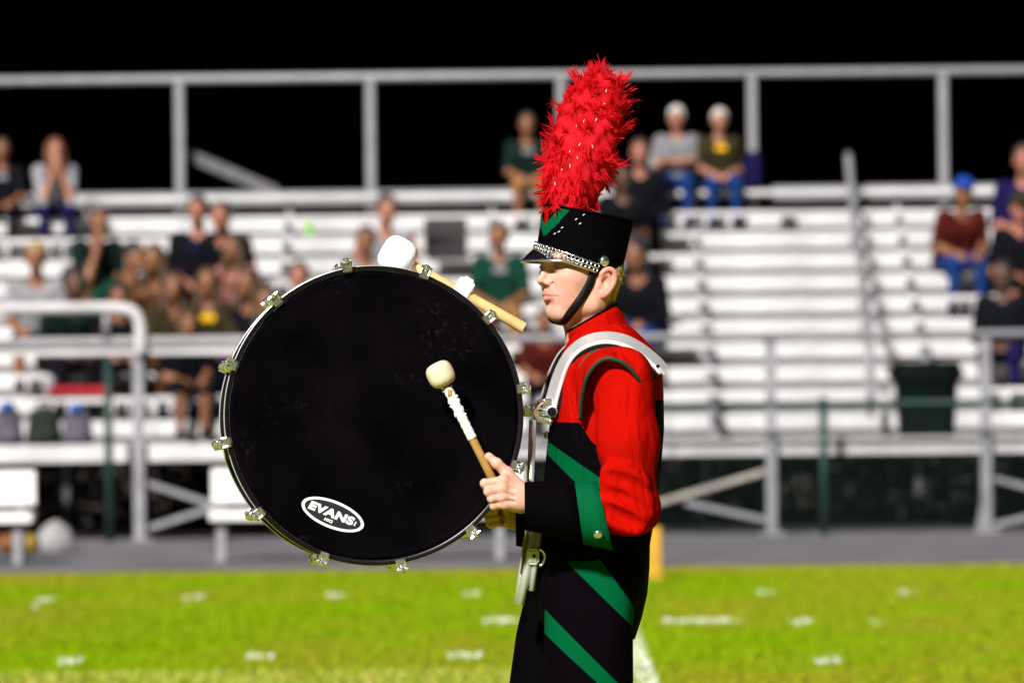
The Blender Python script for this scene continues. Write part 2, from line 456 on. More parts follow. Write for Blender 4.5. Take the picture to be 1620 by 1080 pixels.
# steel frames under the rows
for k in range(14):
    x = X0 + 0.3 + k * 1.98
    V, F = join([bar((x, YF + 0.1, DECK - 0.1), (x, YR + TREAD * NR, tread_z(NR) - 0.1), 0.06, 0.08), bar((x, YR + 3, 0), (x, YR + 3, tread_z(5) - 0.1), 0.06, 0.06, (0, 1, 0)), bar((x, YR + 6.0, 0), (x, YR + 6.0, tread_z(9) - 0.0), 0.06, 0.06, (0, 1, 0))])
    mk('frame_truss', V, F, galv, ble, smooth=False)
    for i in range(NR):
        if k == 0 and i == 0:
            V, F = bar((0, 0, 0), (0, 0, seat_z(0) - 0.02 - tread_z(1)), 0.05, 0.05, (0, 1, 0)); sb_me = mk('seat_bracket', V, F, galv, ble, smooth=False); sb_me.matrix_basis = Matrix.Translation((x, YR + TREAD + 0.1, tread_z(1) - 0.03)); sb_me = sb_me.data
        else: inst('seat_bracket', sb_me, ble, Matrix.Translation((x, YR + TREAD * (i + 1) + 0.1, tread_z(i + 1) - 0.03)))
# back guard rail: posts and one long pipe
yb = YR + TREAD * (NR + 0.75)
pipe = mat('rail_pipe', (0.25, 0.25, 0.275), 0.5, 0.1, var=0.12, nscale=5)
zt = D(810, 120, yb)[2]
for px in [284 + 302 * q for q in range(-5, 10)]:
    p = D(px, 200, yb); V, F = bar((p[0], yb, 2.3), (p[0], yb, zt - 0.02), 0.088, 0.088, (0, 1, 0), 0.01); mk('guard_post', V, F, pipe, ble, smooth=False)
V, F = tube([(X0, yb - 0.01, zt), (X1, yb - 0.01, zt)], 0.043, 12); mk('guard_rail', V, F, pipe, ble)
V, F = box(((X0 + X1) / 2, yb - 0.07, seat_z(NR - 1) - 0.02), ((X1 - X0) / 2, 0.012, 0.07), None, 0.004); mk('toe_board', V, F, pipe, ble, smooth=False)
a = D(292, 243, yb + 0.3); b_ = D(440, 306, yb + 0.3)
V, F = bar(a, b_, 0.12, 0.13, (0, 1, 0), 0.01); mk('diagonal_brace', V, F, mat('weathered_brace', (0.11, 0.11, 0.115), 0.7, var=0.3), ble, smooth=False)
# front posts, rails and braces
yf = YF - 0.08
def fpost(px, pyt, w=0.095):
    p = D(px, 700, yf); t = D(px, pyt, yf)
    V, F = bar((p[0], yf, 0.0), (p[0], yf, t[2]), w, w, (0, 1, 0), 0.01); mk('front_post', V, F, galv, ble, smooth=False)
    V, F = box((p[0], yf, 0.012), (0.11, 0.09, 0.012), None, 0.003); mk('base_plate', V, F, galv, ble, smooth=False)
for px in (-1140, -800, -460, -120, 220, 1220, 1560, 1900, 2240, 2580, 2920): fpost(px, 528)
fpost(700, 528)
zr = D(1300, 530, yf)[2]
V, F = tube([(X0, yf - 0.06, zr), (X1, yf - 0.06, zr)], 0.032, 12); mk('front_rail', V, F, pipe, ble)
pl2 = D(100, 543, yf); V, F = box(((X0 + D(450, 540, yf)[0]) / 2, yf - 0.02, pl2[2] - 0.03), ((D(450, 540, yf)[0] - X0) / 2, 0.02, 0.075), None, 0.004); mk('rail_board', V, F, alu, ble, smooth=False)
P = spline([D(-60, 488, yf - 0.1), D(120, 487, yf - 0.1), D(185, 487, yf - 0.1), D(213, 495, yf - 0.1), D(222, 520, yf - 0.1), D(222, 560, yf - 0.1)], 8)
V, F = tube(P, 0.05, 12); mk('ramp_handrail', V, F, alu, ble)
V, F = tube([D(168, 490, yf - 0.08), D(168, 536, yf - 0.08)], 0.03, 10); mk('ramp_baluster', V, F, pipe, ble)
for (a, b_) in [((226, 762), (345, 800)), ((226, 838), (345, 800)), ((1212, 745), (1035, 797)), ((1212, 822), (1085, 795)), ((1212, 745), (1395, 800)), ((1566, 755), (1700, 790)), ((1566, 832), (1700, 800)), ((1548, 838), (1566, 745))]:
    if a[0] == 1212 and b_[0] > 1300: continue
    V, F = bar(D(*a, yf + 0.06), D(*b_, yf + 0.06), 0.05, 0.075, (0, 1, 0), 0.006); mk('cross_brace', V, F, mat('rusty_brace', (0.45, 0.40, 0.35), 0.7, 0.1, var=0.35, nscale=7) if a == (1212, 745) else galv, ble, smooth=False)
# aisle handrail
P = [D(1378, 640, YR + 0.2), D(1374, 520, YR + 0.5), D(1362, 420, YR + 3.0), D(1348, 310, YR + 5.4), D(1342, 245, YR + 6.2)]
V, F = tube(spline(P, 6), 0.038, 10); mk('aisle_handrail', V, F, pipe, ble)
for q, py2 in ((P[1], 0), (P[2], 0), (P[3], 0)):
    V, F = tube([q, (q[0], q[1] + 0.05, q[2] - 0.75)], 0.024, 8); mk('handrail_post', V, F, pipe, ble)

# dark shrubs behind the frame, in the bleachers' own shade
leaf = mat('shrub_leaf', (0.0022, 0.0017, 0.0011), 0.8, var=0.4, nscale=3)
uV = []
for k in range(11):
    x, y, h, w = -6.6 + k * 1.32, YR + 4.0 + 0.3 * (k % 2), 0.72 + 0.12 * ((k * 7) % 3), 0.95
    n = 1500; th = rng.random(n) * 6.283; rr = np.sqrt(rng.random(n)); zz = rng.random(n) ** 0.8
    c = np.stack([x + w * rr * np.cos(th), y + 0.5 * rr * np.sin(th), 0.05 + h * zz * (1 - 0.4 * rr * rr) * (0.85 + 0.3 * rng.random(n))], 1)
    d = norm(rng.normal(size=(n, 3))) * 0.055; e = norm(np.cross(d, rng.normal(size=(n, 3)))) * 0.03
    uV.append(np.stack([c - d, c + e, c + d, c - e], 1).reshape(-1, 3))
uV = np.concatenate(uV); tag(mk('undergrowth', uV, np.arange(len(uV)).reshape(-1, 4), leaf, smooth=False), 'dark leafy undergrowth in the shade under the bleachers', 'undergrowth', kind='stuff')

# ------------------------------------------------------------------ green chain link fence in front
green_steel = mat('green_coated_steel', (0.008, 0.035, 0.028), 0.5, var=0.2, nscale=8)
yq = YF - 0.45
fen = empty('chain_link_fence', (0, yq, 0), 'low green chain link fence in front of the bleachers', 'fence')
fz = D(1300, 638, yq)[2]
sp_ = D(1303, 700, yq)[0] - D(172, 700, yq)[0]; xp = D(172, 700, yq)[0]
for k in range(-1, 8):
    x = xp + k * sp_ / 2
    if x > 14: continue
    ztop = D(172, 566, yq)[2] if k == 0 else fz + 0.03
    V, F = tube([(x, yq, 0), (x, yq, ztop)], 0.036, 12); po = mk('fence_post', V, F, green_steel, fen)
    V, F = lathe([(0.04, -0.03), (0.04, 0), (0.02, 0.025), (0, 0.03)], (x, yq, ztop), (0, 0, 1), 12); mk('post_cap', V, F, green_steel, po)
V, F = tube([(xp + sp_ / 2, yq - 0.03, fz), (13.4, yq - 0.03, fz)], 0.025, 10); mk('top_rail', V, F, green_steel, fen)
V, F = tube([(xp + sp_ / 2, yq - 0.03, 0.05), (13.4, yq - 0.03, 0.05)], 0.006, 6); mk('bottom_wire', V, F, green_steel, fen)
wires = []
for k in range(250):
    x = xp + sp_ / 2 + k * 0.057
    for s in (1, -1):
        n = 2; a = np.array([x, yq, 0.05]); b_ = np.array([x + s * (fz - 0.05), yq + 0.002 * s, fz])
        lim = (xp + sp_ / 2, 13.4)
        if b_[0] < lim[0] or b_[0] > lim[1]: continue
        wires.append(tube([a, b_], 0.0011, 3, False))
V, F = join(wires); tag(mk('wire_mesh', V, F, green_steel, fen, smooth=False), kind='stuff')

# ------------------------------------------------------------------ sideline furniture
white = mat('white_paint', (0.8, 0.8, 0.78), 0.55, var=0.06, nscale=4)
def bench(px0, px1, legs, label):
    yb_ = gpt(350, 888)[1]; x0 = D(px0, 780, yb_)[0]; x1 = D(px1, 780, yb_)[0]
    root = empty('team_bench', ((x0 + x1) / 2, yb_, 0), label, 'bench')
    zs = D(360, 806, yb_)[2]; zb = D(360, 741, yb_)[2]; zb0 = D(360, 796, yb_)[2]
    for k in range(2):
        V, F = box(((x0 + x1) / 2, yb_ - 0.16 + 0.2 * k, zs - 0.04), ((x1 - x0) / 2, 0.095, 0.04), None, 0.008); mk('seat_plank', V, F, white, root, smooth=False)
    for k in range(1):
        V, F = box(((x0 + x1) / 2, yb_ + 0.17, (zb + zb0) / 2), ((x1 - x0) / 2, 0.02, (zb - zb0) / 2), None, 0.008); mk('back_plank', V, F, white, root, smooth=False)
    for px in legs:
        x = D(px, 850, yb_)[0]
        for yy_ in (-0.14, 0.16):
            V, F = bar((x, yb_ + yy_, 0), (x, yb_ + yy_, zs - 0.08), 0.07, 0.05, (0, 1, 0)); mk('leg', V, F, galv, root, smooth=False)
        V, F = bar((x, yb_ + 0.205, zs - 0.06), (x, yb_ + 0.205, zb - 0.05), 0.05, 0.03, (0, 1, 0)); mk('back_bracket', V, F, galv, root, smooth=False)
        V, F = bar((x, yb_ - 0.2, 0.02), (x, yb_ + 0.22, 0.02), 0.07, 0.04); mk('foot', V, F, galv, root, smooth=False)
bench(-420, 54, (30, -380), 'white team bench cut off by the left edge of the picture')
bench(333, 830, (351, 791), 'white team bench partly hidden behind the bass drum')

yt = YF + 0.42; p = D(1466, 690, yt); x = p[0]
tr = empty('trash_can', (x, yt, DECK), 'dark green plastic trash can on the bleacher walkway', 'trash can')
bin_m = mat('dark_green_plastic', (0.001, 0.0045, 0.004), 0.6, spec=0.06, var=0.2, nscale=6)
def rsq(cx, cy, z, hx, hy, r=0.3, n=32):
    a = np.linspace(0, 2 * np.pi, n, endpoint=False); c, s_ = np.cos(a), np.sin(a); e = 0.42
    return np.stack([cx + hx * np.sign(c) * np.abs(c) ** e, cy + hy * np.sign(s_) * np.abs(s_) ** e, np.full(n, z)], 1)
V, F = loft([rsq(x, yt, DECK + 0.004, 0.235, 0.2), rsq(x, yt, DECK + 0.01, 0.24, 0.21), rsq(x, yt, DECK + 0.53, 0.275, 0.25)]); mk('bin_body', V, F, bin_m, tr, auto=40)
V, F = loft([rsq(x, yt, DECK + 0.50, 0.3, 0.27), rsq(x, yt, DECK + 0.60, 0.305, 0.275), rsq(x, yt, DECK + 0.63, 0.30, 0.27), rsq(x, yt, DECK + 0.665, 0.27, 0.24)]); mk('lid', V, F, bin_m, tr, auto=40)
for s in (-1, 1):
    V, F = box((x + s * 0.305, yt, DECK + 0.56), (0.022, 0.08, 0.03), None, 0.008); mk('handle', V, F, bin_m, tr)

pm = gpt(1036, 918)
ym = mat('yellow_foam', (0.55, 0.31, 0.02), 0.7, var=0.12, nscale=10, bump=0.2, bscale=40)
yo = empty('yard_marker', (pm[0] - 0.09, pm[1], 0), 'yellow foam sideline marker standing at the grass edge', 'marker')
V, F = box((pm[0] - 0.08, pm[1], 0.2), (0.13, 0.09, 0.165), None, 0.012); mk('foam_block', V, F, ym, yo, smooth=False)
V, F = box((pm[0] - 0.08, pm[1], 0.018), (0.14, 0.11, 0.018), None, 0.006); mk('weighted_base', V, F, ym, yo, smooth=False)

def bag(name, px0, px1, py0, py1, yy_, cm, label, cat, top=None):
    p0 = D(px0, py1, yy_); p1 = D(px1, py0, yy_); cx = (p0[0] + p1[0]) / 2; hx = (p1[0] - p0[0]) / 2; z0 = DECK; hz = p1[2] - z0
    root = empty(name, (cx, yy_, z0), label, cat)
    v = Vol((cx - hx - 0.1, yy_ - 0.25, z0 - 0.05), (cx + hx + 0.1, yy_ + 0.25, z0 + hz + 0.1), 0.014)
    r = min(hx * 0.5, 0.07)
    for dx_ in (-1, 0, 1):
        v.cap((cx + dx_ * (hx - r), yy_, z0 + r), (cx + dx_ * (hx - r) * 0.75, yy_, z0 + hz - r), r * 1.1, r, 0.06)
    v.cap((cx - hx * 0.4, yy_ - 0.1, z0 + hz * 0.25), (cx + hx * 0.4, yy_ - 0.1, z0 + hz * 0.27), r * 0.7, None, 0.03)
    V, F, _ = v.mesh(); V[:, 2] = np.maximum(V[:, 2], z0 + 0.002); mk('bag_body', V, F, cm, root)
    P = spline([(cx - 0.05, yy_, z0 + hz - 0.02), (cx - 0.04, yy_, z0 + hz + 0.04), (cx + 0.04, yy_, z0 + hz + 0.04), (cx + 0.05, yy_, z0 + hz - 0.02)], 5)
    V, F = tube(P, 0.012, 6); mk('carry_handle', V, F, top or cm, root)
    if top:
        V, F = lathe([(0.0, 0.05), (0.045, 0.045), (0.055, 0.02), (0.055, -0.03)], (cx - hx * 0.1, yy_ - 0.06, z0 + hz), (0, 0, 1), 14); mk('cap', V, F, top, root)
blue_p = mat('blue_plastic', (0.015, 0.09, 0.33), 0.4); greyb = mat('grey_nylon', (0.075, 0.07, 0.10), 0.8, var=0.3, nscale=12); navyb = mat('navy_nylon', (0.03, 0.03, 0.07), 0.8, var=0.3, nscale=10)
bag('backpack', -10, 36, 645, 725, YF + 0.15, greyb, 'grey bag with a blue cap at the left edge of the bleacher walkway', 'bag', blue_p)
bag('duffel_bag', 42, 97, 645, 730, YF + 0.14, mat('green_nylon', (0.003, 0.010, 0.004), 0.85, var=0.3), 'dark green upright bag between two grey bags on the walkway', 'bag')
bag('backpack', 99, 146, 648, 725, YF + 0.15, greyb, 'grey and navy bag with blue cap right of the green bag', 'bag', blue_p)
# cooler, cushion, small things lying on the rows
def on_row(i, px): y_ = seat_y(i); return np.array([D(px, 400, y_)[0], y_, seat_z(i)])
p = on_row(6, 705); cs = empty('stadium_chair', p, 'dark grey folding stadium chair on an empty bleacher row', 'seat')
dg = mat('charcoal_nylon', (0.035, 0.033, 0.035), 0.85, var=0.3, nscale=20)
V, F = box(p + (0, -0.02, 0.045), (0.2, 0.18, 0.04), None, 0.02); mk('cushion', V, F, dg, cs)
V, F = box(p + (0, 0.16, 0.22), (0.205, 0.03, 0.15), None, 0.02); mk('backrest', V, F, dg, cs)
p = on_row(7, 490); bo = empty('drink_bottle', p, 'small bright green drink bottle on an empty seat plank', 'bottle')
V, F = lathe([(0.034, 0.002), (0.036, 0.01), (0.036, 0.1), (0.03, 0.13), (0.014, 0.15), (0.014, 0.16)], p, (0, 0, 1), 14); mk('bottle_body', V, F, mat('green_plastic', (0.15, 0.5, 0.03), 0.3), bo)
V, F = lathe([(0.016, 0.158), (0.016, 0.18), (0, 0.182)], p, (0, 0, 1), 12); mk('bottle_cap', V, F, white, bo)
def lump(name, i, px, w, h, cm, label, cat, dy=0.0):
    p = on_row(i, px); v = Vol(p - (w, 0.2, 0.05), p + (w, 0.2, h + 0.08), 0.012); r_ = random.Random(px)
    for k in range(5): v.ell(p + (r_.uniform(-.5, .5) * w, r_.uniform(-.08, .08), h * r_.uniform(.25, .5)), (w * r_.uniform(.3, .5), 0.09, h * r_.uniform(.35, .5)), 0.03)
    V, F, _ = v.mesh(); V[:, 2] = np.maximum(V[:, 2], p[2] + 0.002); tag(mk(name, V, F, cm), label, cat)
lump('crumpled_jacket', 7, 1250, 0.11, 0.16, dg, 'small dark bundle left on an upper seat near the aisle rail', 'jacket')
lump('dark_pouch', 6, 1072, 0.13, 0.08, dg, 'small black pouch lying on the row below the jeans wearers', 'pouch')
p = on_row(0, 130); p = p + (0, 0, 0)
V, F = box(p + (-0.02, 0, 0.052), (0.29, 0.11, 0.05), None, 0.025); tag(mk('folded_blanket', V, F, mat('red_wool', (0.35, 0.008, 0.02), 0.9, var=0.25, nscale=15, bump=0.4, bscale=120)), 'folded dark red blanket on the lowest bleacher seat', 'blanket')
pb = gpt(88, 874); v = Vol(pb - (0.3, 0.25, 0.05), pb + (0.3, 0.25, 0.4), 0.014)
v.ell(pb + (0, 0, 0.1), (0.15, 0.13, 0.14), 0.05).cap(pb + (-0.1, -0.03, 0.06), pb + (-0.02, 0, 0.2), 0.06, 0.05, 0.05).cap(pb + (0.11, 0, 0.04), pb + (0.02, 0, 0.17), 0.06, 0.06, 0.05).cap(pb + (-0.01, 0, 0.2), pb + (0.01, 0, 0.24), 0.04, 0.02, 0.04)
V, F, _ = v.mesh(); V[:, 2] = np.maximum(V[:, 2], 0.008)
tag(mk('plastic_sack', V, F, mat('pale_sack', (0.28, 0.275, 0.285), 0.6, var=0.25, nscale=7, bump=0.8, bscale=18)), 'pale crumpled sack on the track beside the left bench', 'sack')
for px, cc, nm, lb in ((46, (0.22, 0.15, 0.01), 'yellow_ball', 'small yellow ball on the track behind the left bench leg'), (10, (0.18, 0.06, 0.01), 'orange_ball', 'small orange ball on the track at the left picture edge')):
    q = gpt(px, 878); V, F = lathe([(0, 0)] + [(0.085 * math.sin(t), 0.085 * (1 - math.cos(t))) for t in np.linspace(0.15, 3.0, 14)] + [(0, 0.17)], q + (0, 0.1, 0.006), (0, 0, 1), 18)
    tag(mk(nm, V, F, mat(nm, cc, 0.6, var=0.2)), lb, 'ball')

# ------------------------------------------------------------------ spectators
def skin_m(n, c): return mat('skin_' + n, c, 0.55, var=0.08, nscale=14, sss=0.1)
SK = {'fair': skin_m('fair', (0.33, 0.145, 0.09)), 'tan': skin_m('tan', (0.22, 0.088, 0.04)), 'brown': skin_m('brown', (0.09, 0.038, 0.02)), 'pink': skin_m('pink', (0.33, 0.125, 0.085))}
CL = {}
def cloth(n, c): return mat('cloth_' + n, c, 0.9, var=0.25, nscale=16, bump=0.35, bscale=35, spec=0.1)
C_ = {k: cloth(k, v) for k, v in dict(black=(0.0035, 0.0035, 0.006), navy=(0.008, 0.006, 0.05), jeans=(0.006, 0.032, 0.15), grey=(0.17, 0.17, 0.19), green=(0.004, 0.035, 0.022), dkgreen=(0.004, 0.014, 0.012), tan=(0.26, 0.125, 0.04), olive=(0.03, 0.024, 0.010), white=(0.6, 0.6, 0.6), yellow=(0.6, 0.33, 0.005), maroon=(0.07, 0.008, 0.006), pink=(0.33, 0.14, 0.13), blue=(0.015, 0.05, 0.3), brown=(0.07, 0.03, 0.012), ltgrey=(0.24, 0.24, 0.265), red=(0.5, 0.01, 0.015)).items()}
HA = {k: mat('hair_' + k, v, 0.7, var=0.35, nscale=40) for k, v in dict(black=(0.01, 0.008, 0.008), brown=(0.06, 0.03, 0.015), auburn=(0.13, 0.035, 0.018), grey=(0.5, 0.49, 0.48), blond=(0.30, 0.19, 0.07)).items()}

def arm_pose(mode, s, sh, ly):
    return {'knees': ((s * .23, .20, .24), (s * .10, .42, .16)), 'chin': ((s * .15, .36 + ly * .3, .17), (s * .03, .15 + ly, .53)), 'cross': ((s * .25, .08 + ly, .27), (-s * .09, .19 + ly, .31)),
            'lap': ((s * .24, .03, .22), (s * .07, .25, .15)), 'phone': ((s * .2, .12, .24), (s * .05, .33, .32)), 'side': ((s * .3, -.05, .25), (s * .42, .05, .05)), 'out': ((s * .33, .08, .38), (s * .5, .2, .3)),
            'clap': ((s * .2, .15 + ly, .25), (s * .03, .3 + ly, .42))}[mode]

def person(px, py, label, skin='fair', shirt='black', pants='jeans', hair='brown', style='short', lean=0.06, yaw=0, arms=('lap', 'lap'), shoes='black', bare=False, sleeves='short', row=None, print_=None, knee_dx=0.0, cap=None, scale=1.09, headturn=0, bottle=None):
    best = None; nom = 0.10 + 0.655 * math.sqrt(max(0.01, 1 - lean * lean * 1.6))
    for i in range(NR):
        sc = (D(px, py, seat_y(i))[2] - seat_z(i)) / nom; e = abs(sc - 1.06)
        if best is None or e < best[0]: best = (e, i, sc)
    i = best[1] if row is None else row
    scale = min(1.13, max(0.88, best[2] if row is None else (D(px, py, seat_y(i))[2] - seat_z(i)) / nom))
    base = np.array([D(px, py, seat_y(i))[0], seat_y(i) + 0.02, seat_z(i)])
    ly = lean; h = 0.02
    v = Vol((-0.62, -0.32, -0.50), (0.62, 0.78, 1.0), h)
    SKIN, SH, PA, SO = 0, 1, 2, 3
    tb = math.sqrt(max(0.01, 1 - ly * ly * 1.6))
    ch = np.array([0, ly * 0.7, 0.10 + 0.33 * tb]); shc = np.array([0, ly, 0.10 + 0.42 * tb]); nk = np.array([0, ly * 1.12, 0.10 + 0.52 * tb]); hd = np.array([0, ly * 1.2 + 0.03, 0.10 + 0.655 * tb])
    for s in (-1, 1):
        v.cap((s * .07, 0, .11), ch + (s * .075, 0, 0), .125, .125, .06, SH)
        v.cap(ch + (s * .08, 0, .0), shc + (s * .15, 0, .0), .10, .075, .06, SH)
        sh = shc + (s * .185, 0, 0); el, ha = [np.array(q) for q in arm_pose(arms[0 if s < 0 else 1], s, sh, ly)]
        v.cap(sh, el, .062, .048, .03, SH if sleeves != 'none' else SKIN)
        if sleeves == 'short': v.cap(sh * .35 + el * .65, el, .049, .046, .02, SKIN)
        v.cap(el, ha, .045, .032, .02, SH if sleeves == 'long' else SKIN)
        dr = norm(ha - el); v.ell(ha + dr * .05, (.04, .05, .045), .02, SKIN)
        for f_ in (-1, 0, 1): v.cap(ha + dr * .06 + (f_ * .02, 0, 0), ha + dr * .12 + (f_ * .024, 0, -.01), .014, .011, .01, SKIN)
        kn = np.array([s * .13 + knee_dx, .44, .075]); an = np.array([s * .13 + knee_dx * 1.1, .36, -.33])
        v.cap((s * .09, .0, .10), kn, .095, .068, .05, PA)
        if bare: v.cap((s * .115, .3, .08), kn, .069, .062, .02, SKIN)
        v.cap(kn, an, .062, .042, .03, SKIN if bare else PA)
        v.cap(an + (0, 0, -.045), an + (0, .15, -.065), .045, .036, .02, SO)
    if sleeves == 'long' or True: v.ell((0, 0, .08), (.17, .13, .08), .05, PA)
    v.cap(shc + (0, 0, .02), nk + (0, 0, .05), .055, .05, .03, SKIN)
    ct, st = math.cos(R(headturn)), math.sin(R(headturn)); HM = np.array([[ct, -st, 0], [st, ct, 0], [0, 0, 1]])
    hp = lambda q: hd + HM @ np.array(q)
    v.ell(hp((0, -.01, .03)), (.078, .095, .098), .03, SKIN, HM); v.ell(hp((0, .035, -.045)), (.058, .06, .075), .03, SKIN, HM)
    v.cap(hp((0, .09, .01)), hp((0, .115, -.03)), .012, .015, .015, SKIN)
    for s in (-1, 1):
        v.ell(hp((s * .035, .1, .012)), (.018, .016, .012), .012, SKIN, HM, sub=True); v.ell(hp((s * .08, -.01, -.01)), (.014, .025, .034), .01, SKIN, HM)
    V, F, ids = v.mesh()
    ca_, sa_ = math.cos(math.pi + R(yaw)), math.sin(math.pi + R(yaw)); Mz = np.array([[ca_, -sa_, 0], [sa_, ca_, 0], [0, 0, 1]])
    shift = Mz @ np.array([hd[0], hd[1], 0]) * 0; base = base - np.array([(Mz @ hd)[0] * scale, 0, 0])
    W = lambda Q: (np.asarray(Q) * scale) @ Mz.T + base
    root = empty('person', base, label, 'person', 'spectators on the bleachers')
    V = W(V); keep = V[:, 2] < tread_z(i) + 0.004; V[keep, 2] = tread_z(i) + 0.004
    mk('body', V, F, [SK[skin], C_[shirt], C_[pants], C_[shoes]], root, fmat=ids)
    # hair
    hv = Vol(hd - 0.34, hd + 0.2, 0.013)
    hv.ell(hp((0, -.022, .045)), (.088, .098, .098), .02, 0, HM)
    if style == 'long':
        for s in (-1, 1): hv.cap(hp((s * .065, -.03, .02)), hp((s * .085, .01, -.2)), .05, .035, .03)
        hv.cap(hp((0, -.07, 0)), hp((0, -.09, -.22)), .075, .05, .04)
    if style == 'bun': hv.ell(hp((0, -.09, .1)), (.05, .05, .05), .02)
    hv.ell(hp((0, .085, -.02)), (.066, .075, .085), .01, 0, HM, sub=True)
    Vh, Fh, _ = hv.mesh(); n_ = norm(Vh - hd); Vh = Vh + n_ * (0.006 * np.sin(Vh[:, :1] * 160 + Vh[:, 2:3] * 90)); mk('hair', W(Vh), Fh, HA[hair], root)
    for s in (-1, 1):
        Ve, Fe = lathe([(0, -.01)] + [(.0105 * math.sin(t), -.0105 * math.cos(t)) for t in np.linspace(.3, 2.9, 7)] + [(0, .0105)], hp((s * .033, .083, .012)), (0, 1, 0), 10); mk('eye', W(Ve), Fe, mat('dark_eye', (0.03, 0.02, 0.015), 0.2), root)
    if cap:
        cv = Vol(hd - 0.2, hd + 0.25, 0.012); cv.ell(hp((0, -.015, .055)), (.095, .11, .1), .01, 0, HM).cut((0, 0, -1), -(hd[2] + .045)); cv.ell(hp((0, .13, .052)), (.07, .09, .012), .02, 0, HM)
        Vc, Fc, _ = cv.mesh(); mk('cap', W(Vc), Fc, C_[cap], root)
    if print_:
        cen = ch + (0, .13, .03); n = 9; g = []
        for a in np.linspace(-.06, .06, n):
            for b in np.linspace(-.03, .03, 5): g.append((cen[0] + a, 0, cen[2] + b))
        g = np.array(g); q = np.array([x for x in g]); q[:, 1] = .45
        for _ in range(30): q[:, 1] -= np.clip(v.sample(q) - .006, -.05, .05)
        Fq = [[i_ * 5 + j, i_ * 5 + j + 1, (i_ + 1) * 5 + j + 1, (i_ + 1) * 5 + j] for i_ in range(n - 1) for j in range(4)]
        mk('shirt_print', W(q), Fq, C_[print_], root)
    return base

person(4, 252, 'person in dark clothes cut off by the left picture edge', 'tan', 'black', 'black', 'brown', print_='grey', arms=('knees', 'knees'), row=8)
person(92, 240, 'long haired person in grey shirt resting chin on clasped hands', 'fair', 'ltgrey', 'navy', 'auburn', 'long', .30, 12, ('chin', 'chin'), 'ltgrey', row=8)
person(160, 352, 'person in dark green shirt with bare legs, hand on face', 'tan', 'dkgreen', 'brown', 'brown', 'short', .24, 20, ('knees', 'chin'), 'black', bare=True)
person(60, 408, 'blond person in pale grey shirt low at the far left', 'tan', 'ltgrey', 'black', 'blond', 'short', .18, 0, ('knees', 'knees'), 'white', bare=True)
person(216, 408, 'dark haired person in green shirt turned to the left', 'tan', 'green', 'black', 'black', 'short', .2, 45, ('knees', 'out'), bare=True)
person(313, 330, 'person in black shirt with pale print seated upright', 'pink', 'black', 'black', 'black', 'short', .06, -5, ('side', 'lap'), bare=True, print_='navy')
person(370, 395, 'person with long brown hair in dusky pink top right of the black shirt', 'tan', 'pink', 'brown', 'brown', 'long', .2, -25, ('clap', 'knees'), bare=True)
person(275, 455, 'person in olive jacket clapping just behind the front rail', 'tan', 'olive', 'brown', 'brown', 'long', .15, 15, ('clap', 'clap'), sleeves='long')
person(330, 448, 'person in dark top with bright yellow front among the left group', 'tan', 'olive', 'navy', 'brown', 'long', .12, 0, ('knees', 'lap'), print_='yellow')
person(190, 470, 'person in black top below the one in green shirt, behind handrail', 'tan', 'black', 'black', 'black', 'short', .2, 15, ('knees', 'knees'), sleeves='long')
person(246, 412, 'person in brown jacket between green shirt and black shirt', 'tan', 'brown', 'black', 'brown', 'long', .22, -15, ('knees', 'clap'), sleeves='long')
person(120, 448, 'person in dark jacket right of the blond person', 'brown', 'dkgreen', 'black', 'black', 'short', .25, 25, ('knees', 'knees'), sleeves='long')
person(352, 345, 'person leaning in behind the black printed shirt', 'pink', 'black', 'brown', 'brown', 'short', .25, -20, ('knees', 'knees'), sleeves='long')
person(425, 478, 'person in black nearest the drum rim on its left', 'tan', 'black', 'black', 'brown', 'long', .22, -15, ('knees', 'knees'), sleeves='long')
person(392, 450, 'brown haired person in black top beside the drum rim', 'tan', 'black', 'dkgreen', 'brown', 'long', .2, -20, ('knees', 'knees'), sleeves='long')
person(474, 440, 'person whose face just shows above the drum on the left', 'pink', 'white', 'navy', 'brown', 'short', .1, 0)
person(613, 330, 'person in pale tank top above the white mallet head', 'fair', 'ltgrey', 'black', 'black', 'bun', .14, 15, ('knees', 'lap'), sleeves='none')
person(580, 382, 'black haired person in pale shirt directly left of the white mallet', 'tan', 'ltgrey', 'tan', 'black', 'short', .2, 0, ('knees', 'knees'))
person(790, 375, 'person in green jersey and tan trousers right of the stadium chair', 'tan', 'green', 'tan', 'brown', 'short', .12, 0, ('knees', 'knees'), print_='grey')
person(834, 215, 'person in dark green shirt and tan shorts left of the plume', 'tan', 'dkgreen', 'tan', 'brown', 'short', .1, 5, ('knees', 'knees'), print_='grey', bare=True, row=9)
person(985, 283, 'person in blue jeans half hidden behind the plume and hat', 'brown', 'black', 'jeans', 'black', 'short', .15, 0, ('lap', 'knees'))
person(1012, 243, 'person in dark jacket left of the grey haired pair', 'pink', 'black', 'black', 'brown', 'short', .1, 0, ('lap', 'lap'), sleeves='long')
person(1070, 188, 'grey haired person in grey shirt with arms crossed and blue jeans', 'fair', 'grey', 'jeans', 'grey', 'short', .05, -5, ('cross', 'cross'), row=9)
person(1138, 192, 'grey haired person in dark shirt with yellow front by a rail post', 'fair', 'olive', 'jeans', 'grey', 'short', .12, 8, ('lap', 'knees'), sleeves='short', print_='yellow', row=9)
person(1004, 405, 'person in jeans half hidden right behind the drummer hat', 'tan', 'black', 'jeans', 'black', 'short', .22, -20, ('knees', 'knees'), sleeves='long')
person(1522, 306, 'person in blue cap and maroon shirt with light blue jeans', 'tan', 'maroon', 'jeans', 'black', 'short', .26, 15, ('knees', 'knees'), cap='blue')
person(1618, 255, 'person in navy shirt cut off high at the right edge', 'pink', 'navy', 'grey', 'brown', 'short', .1, 0)
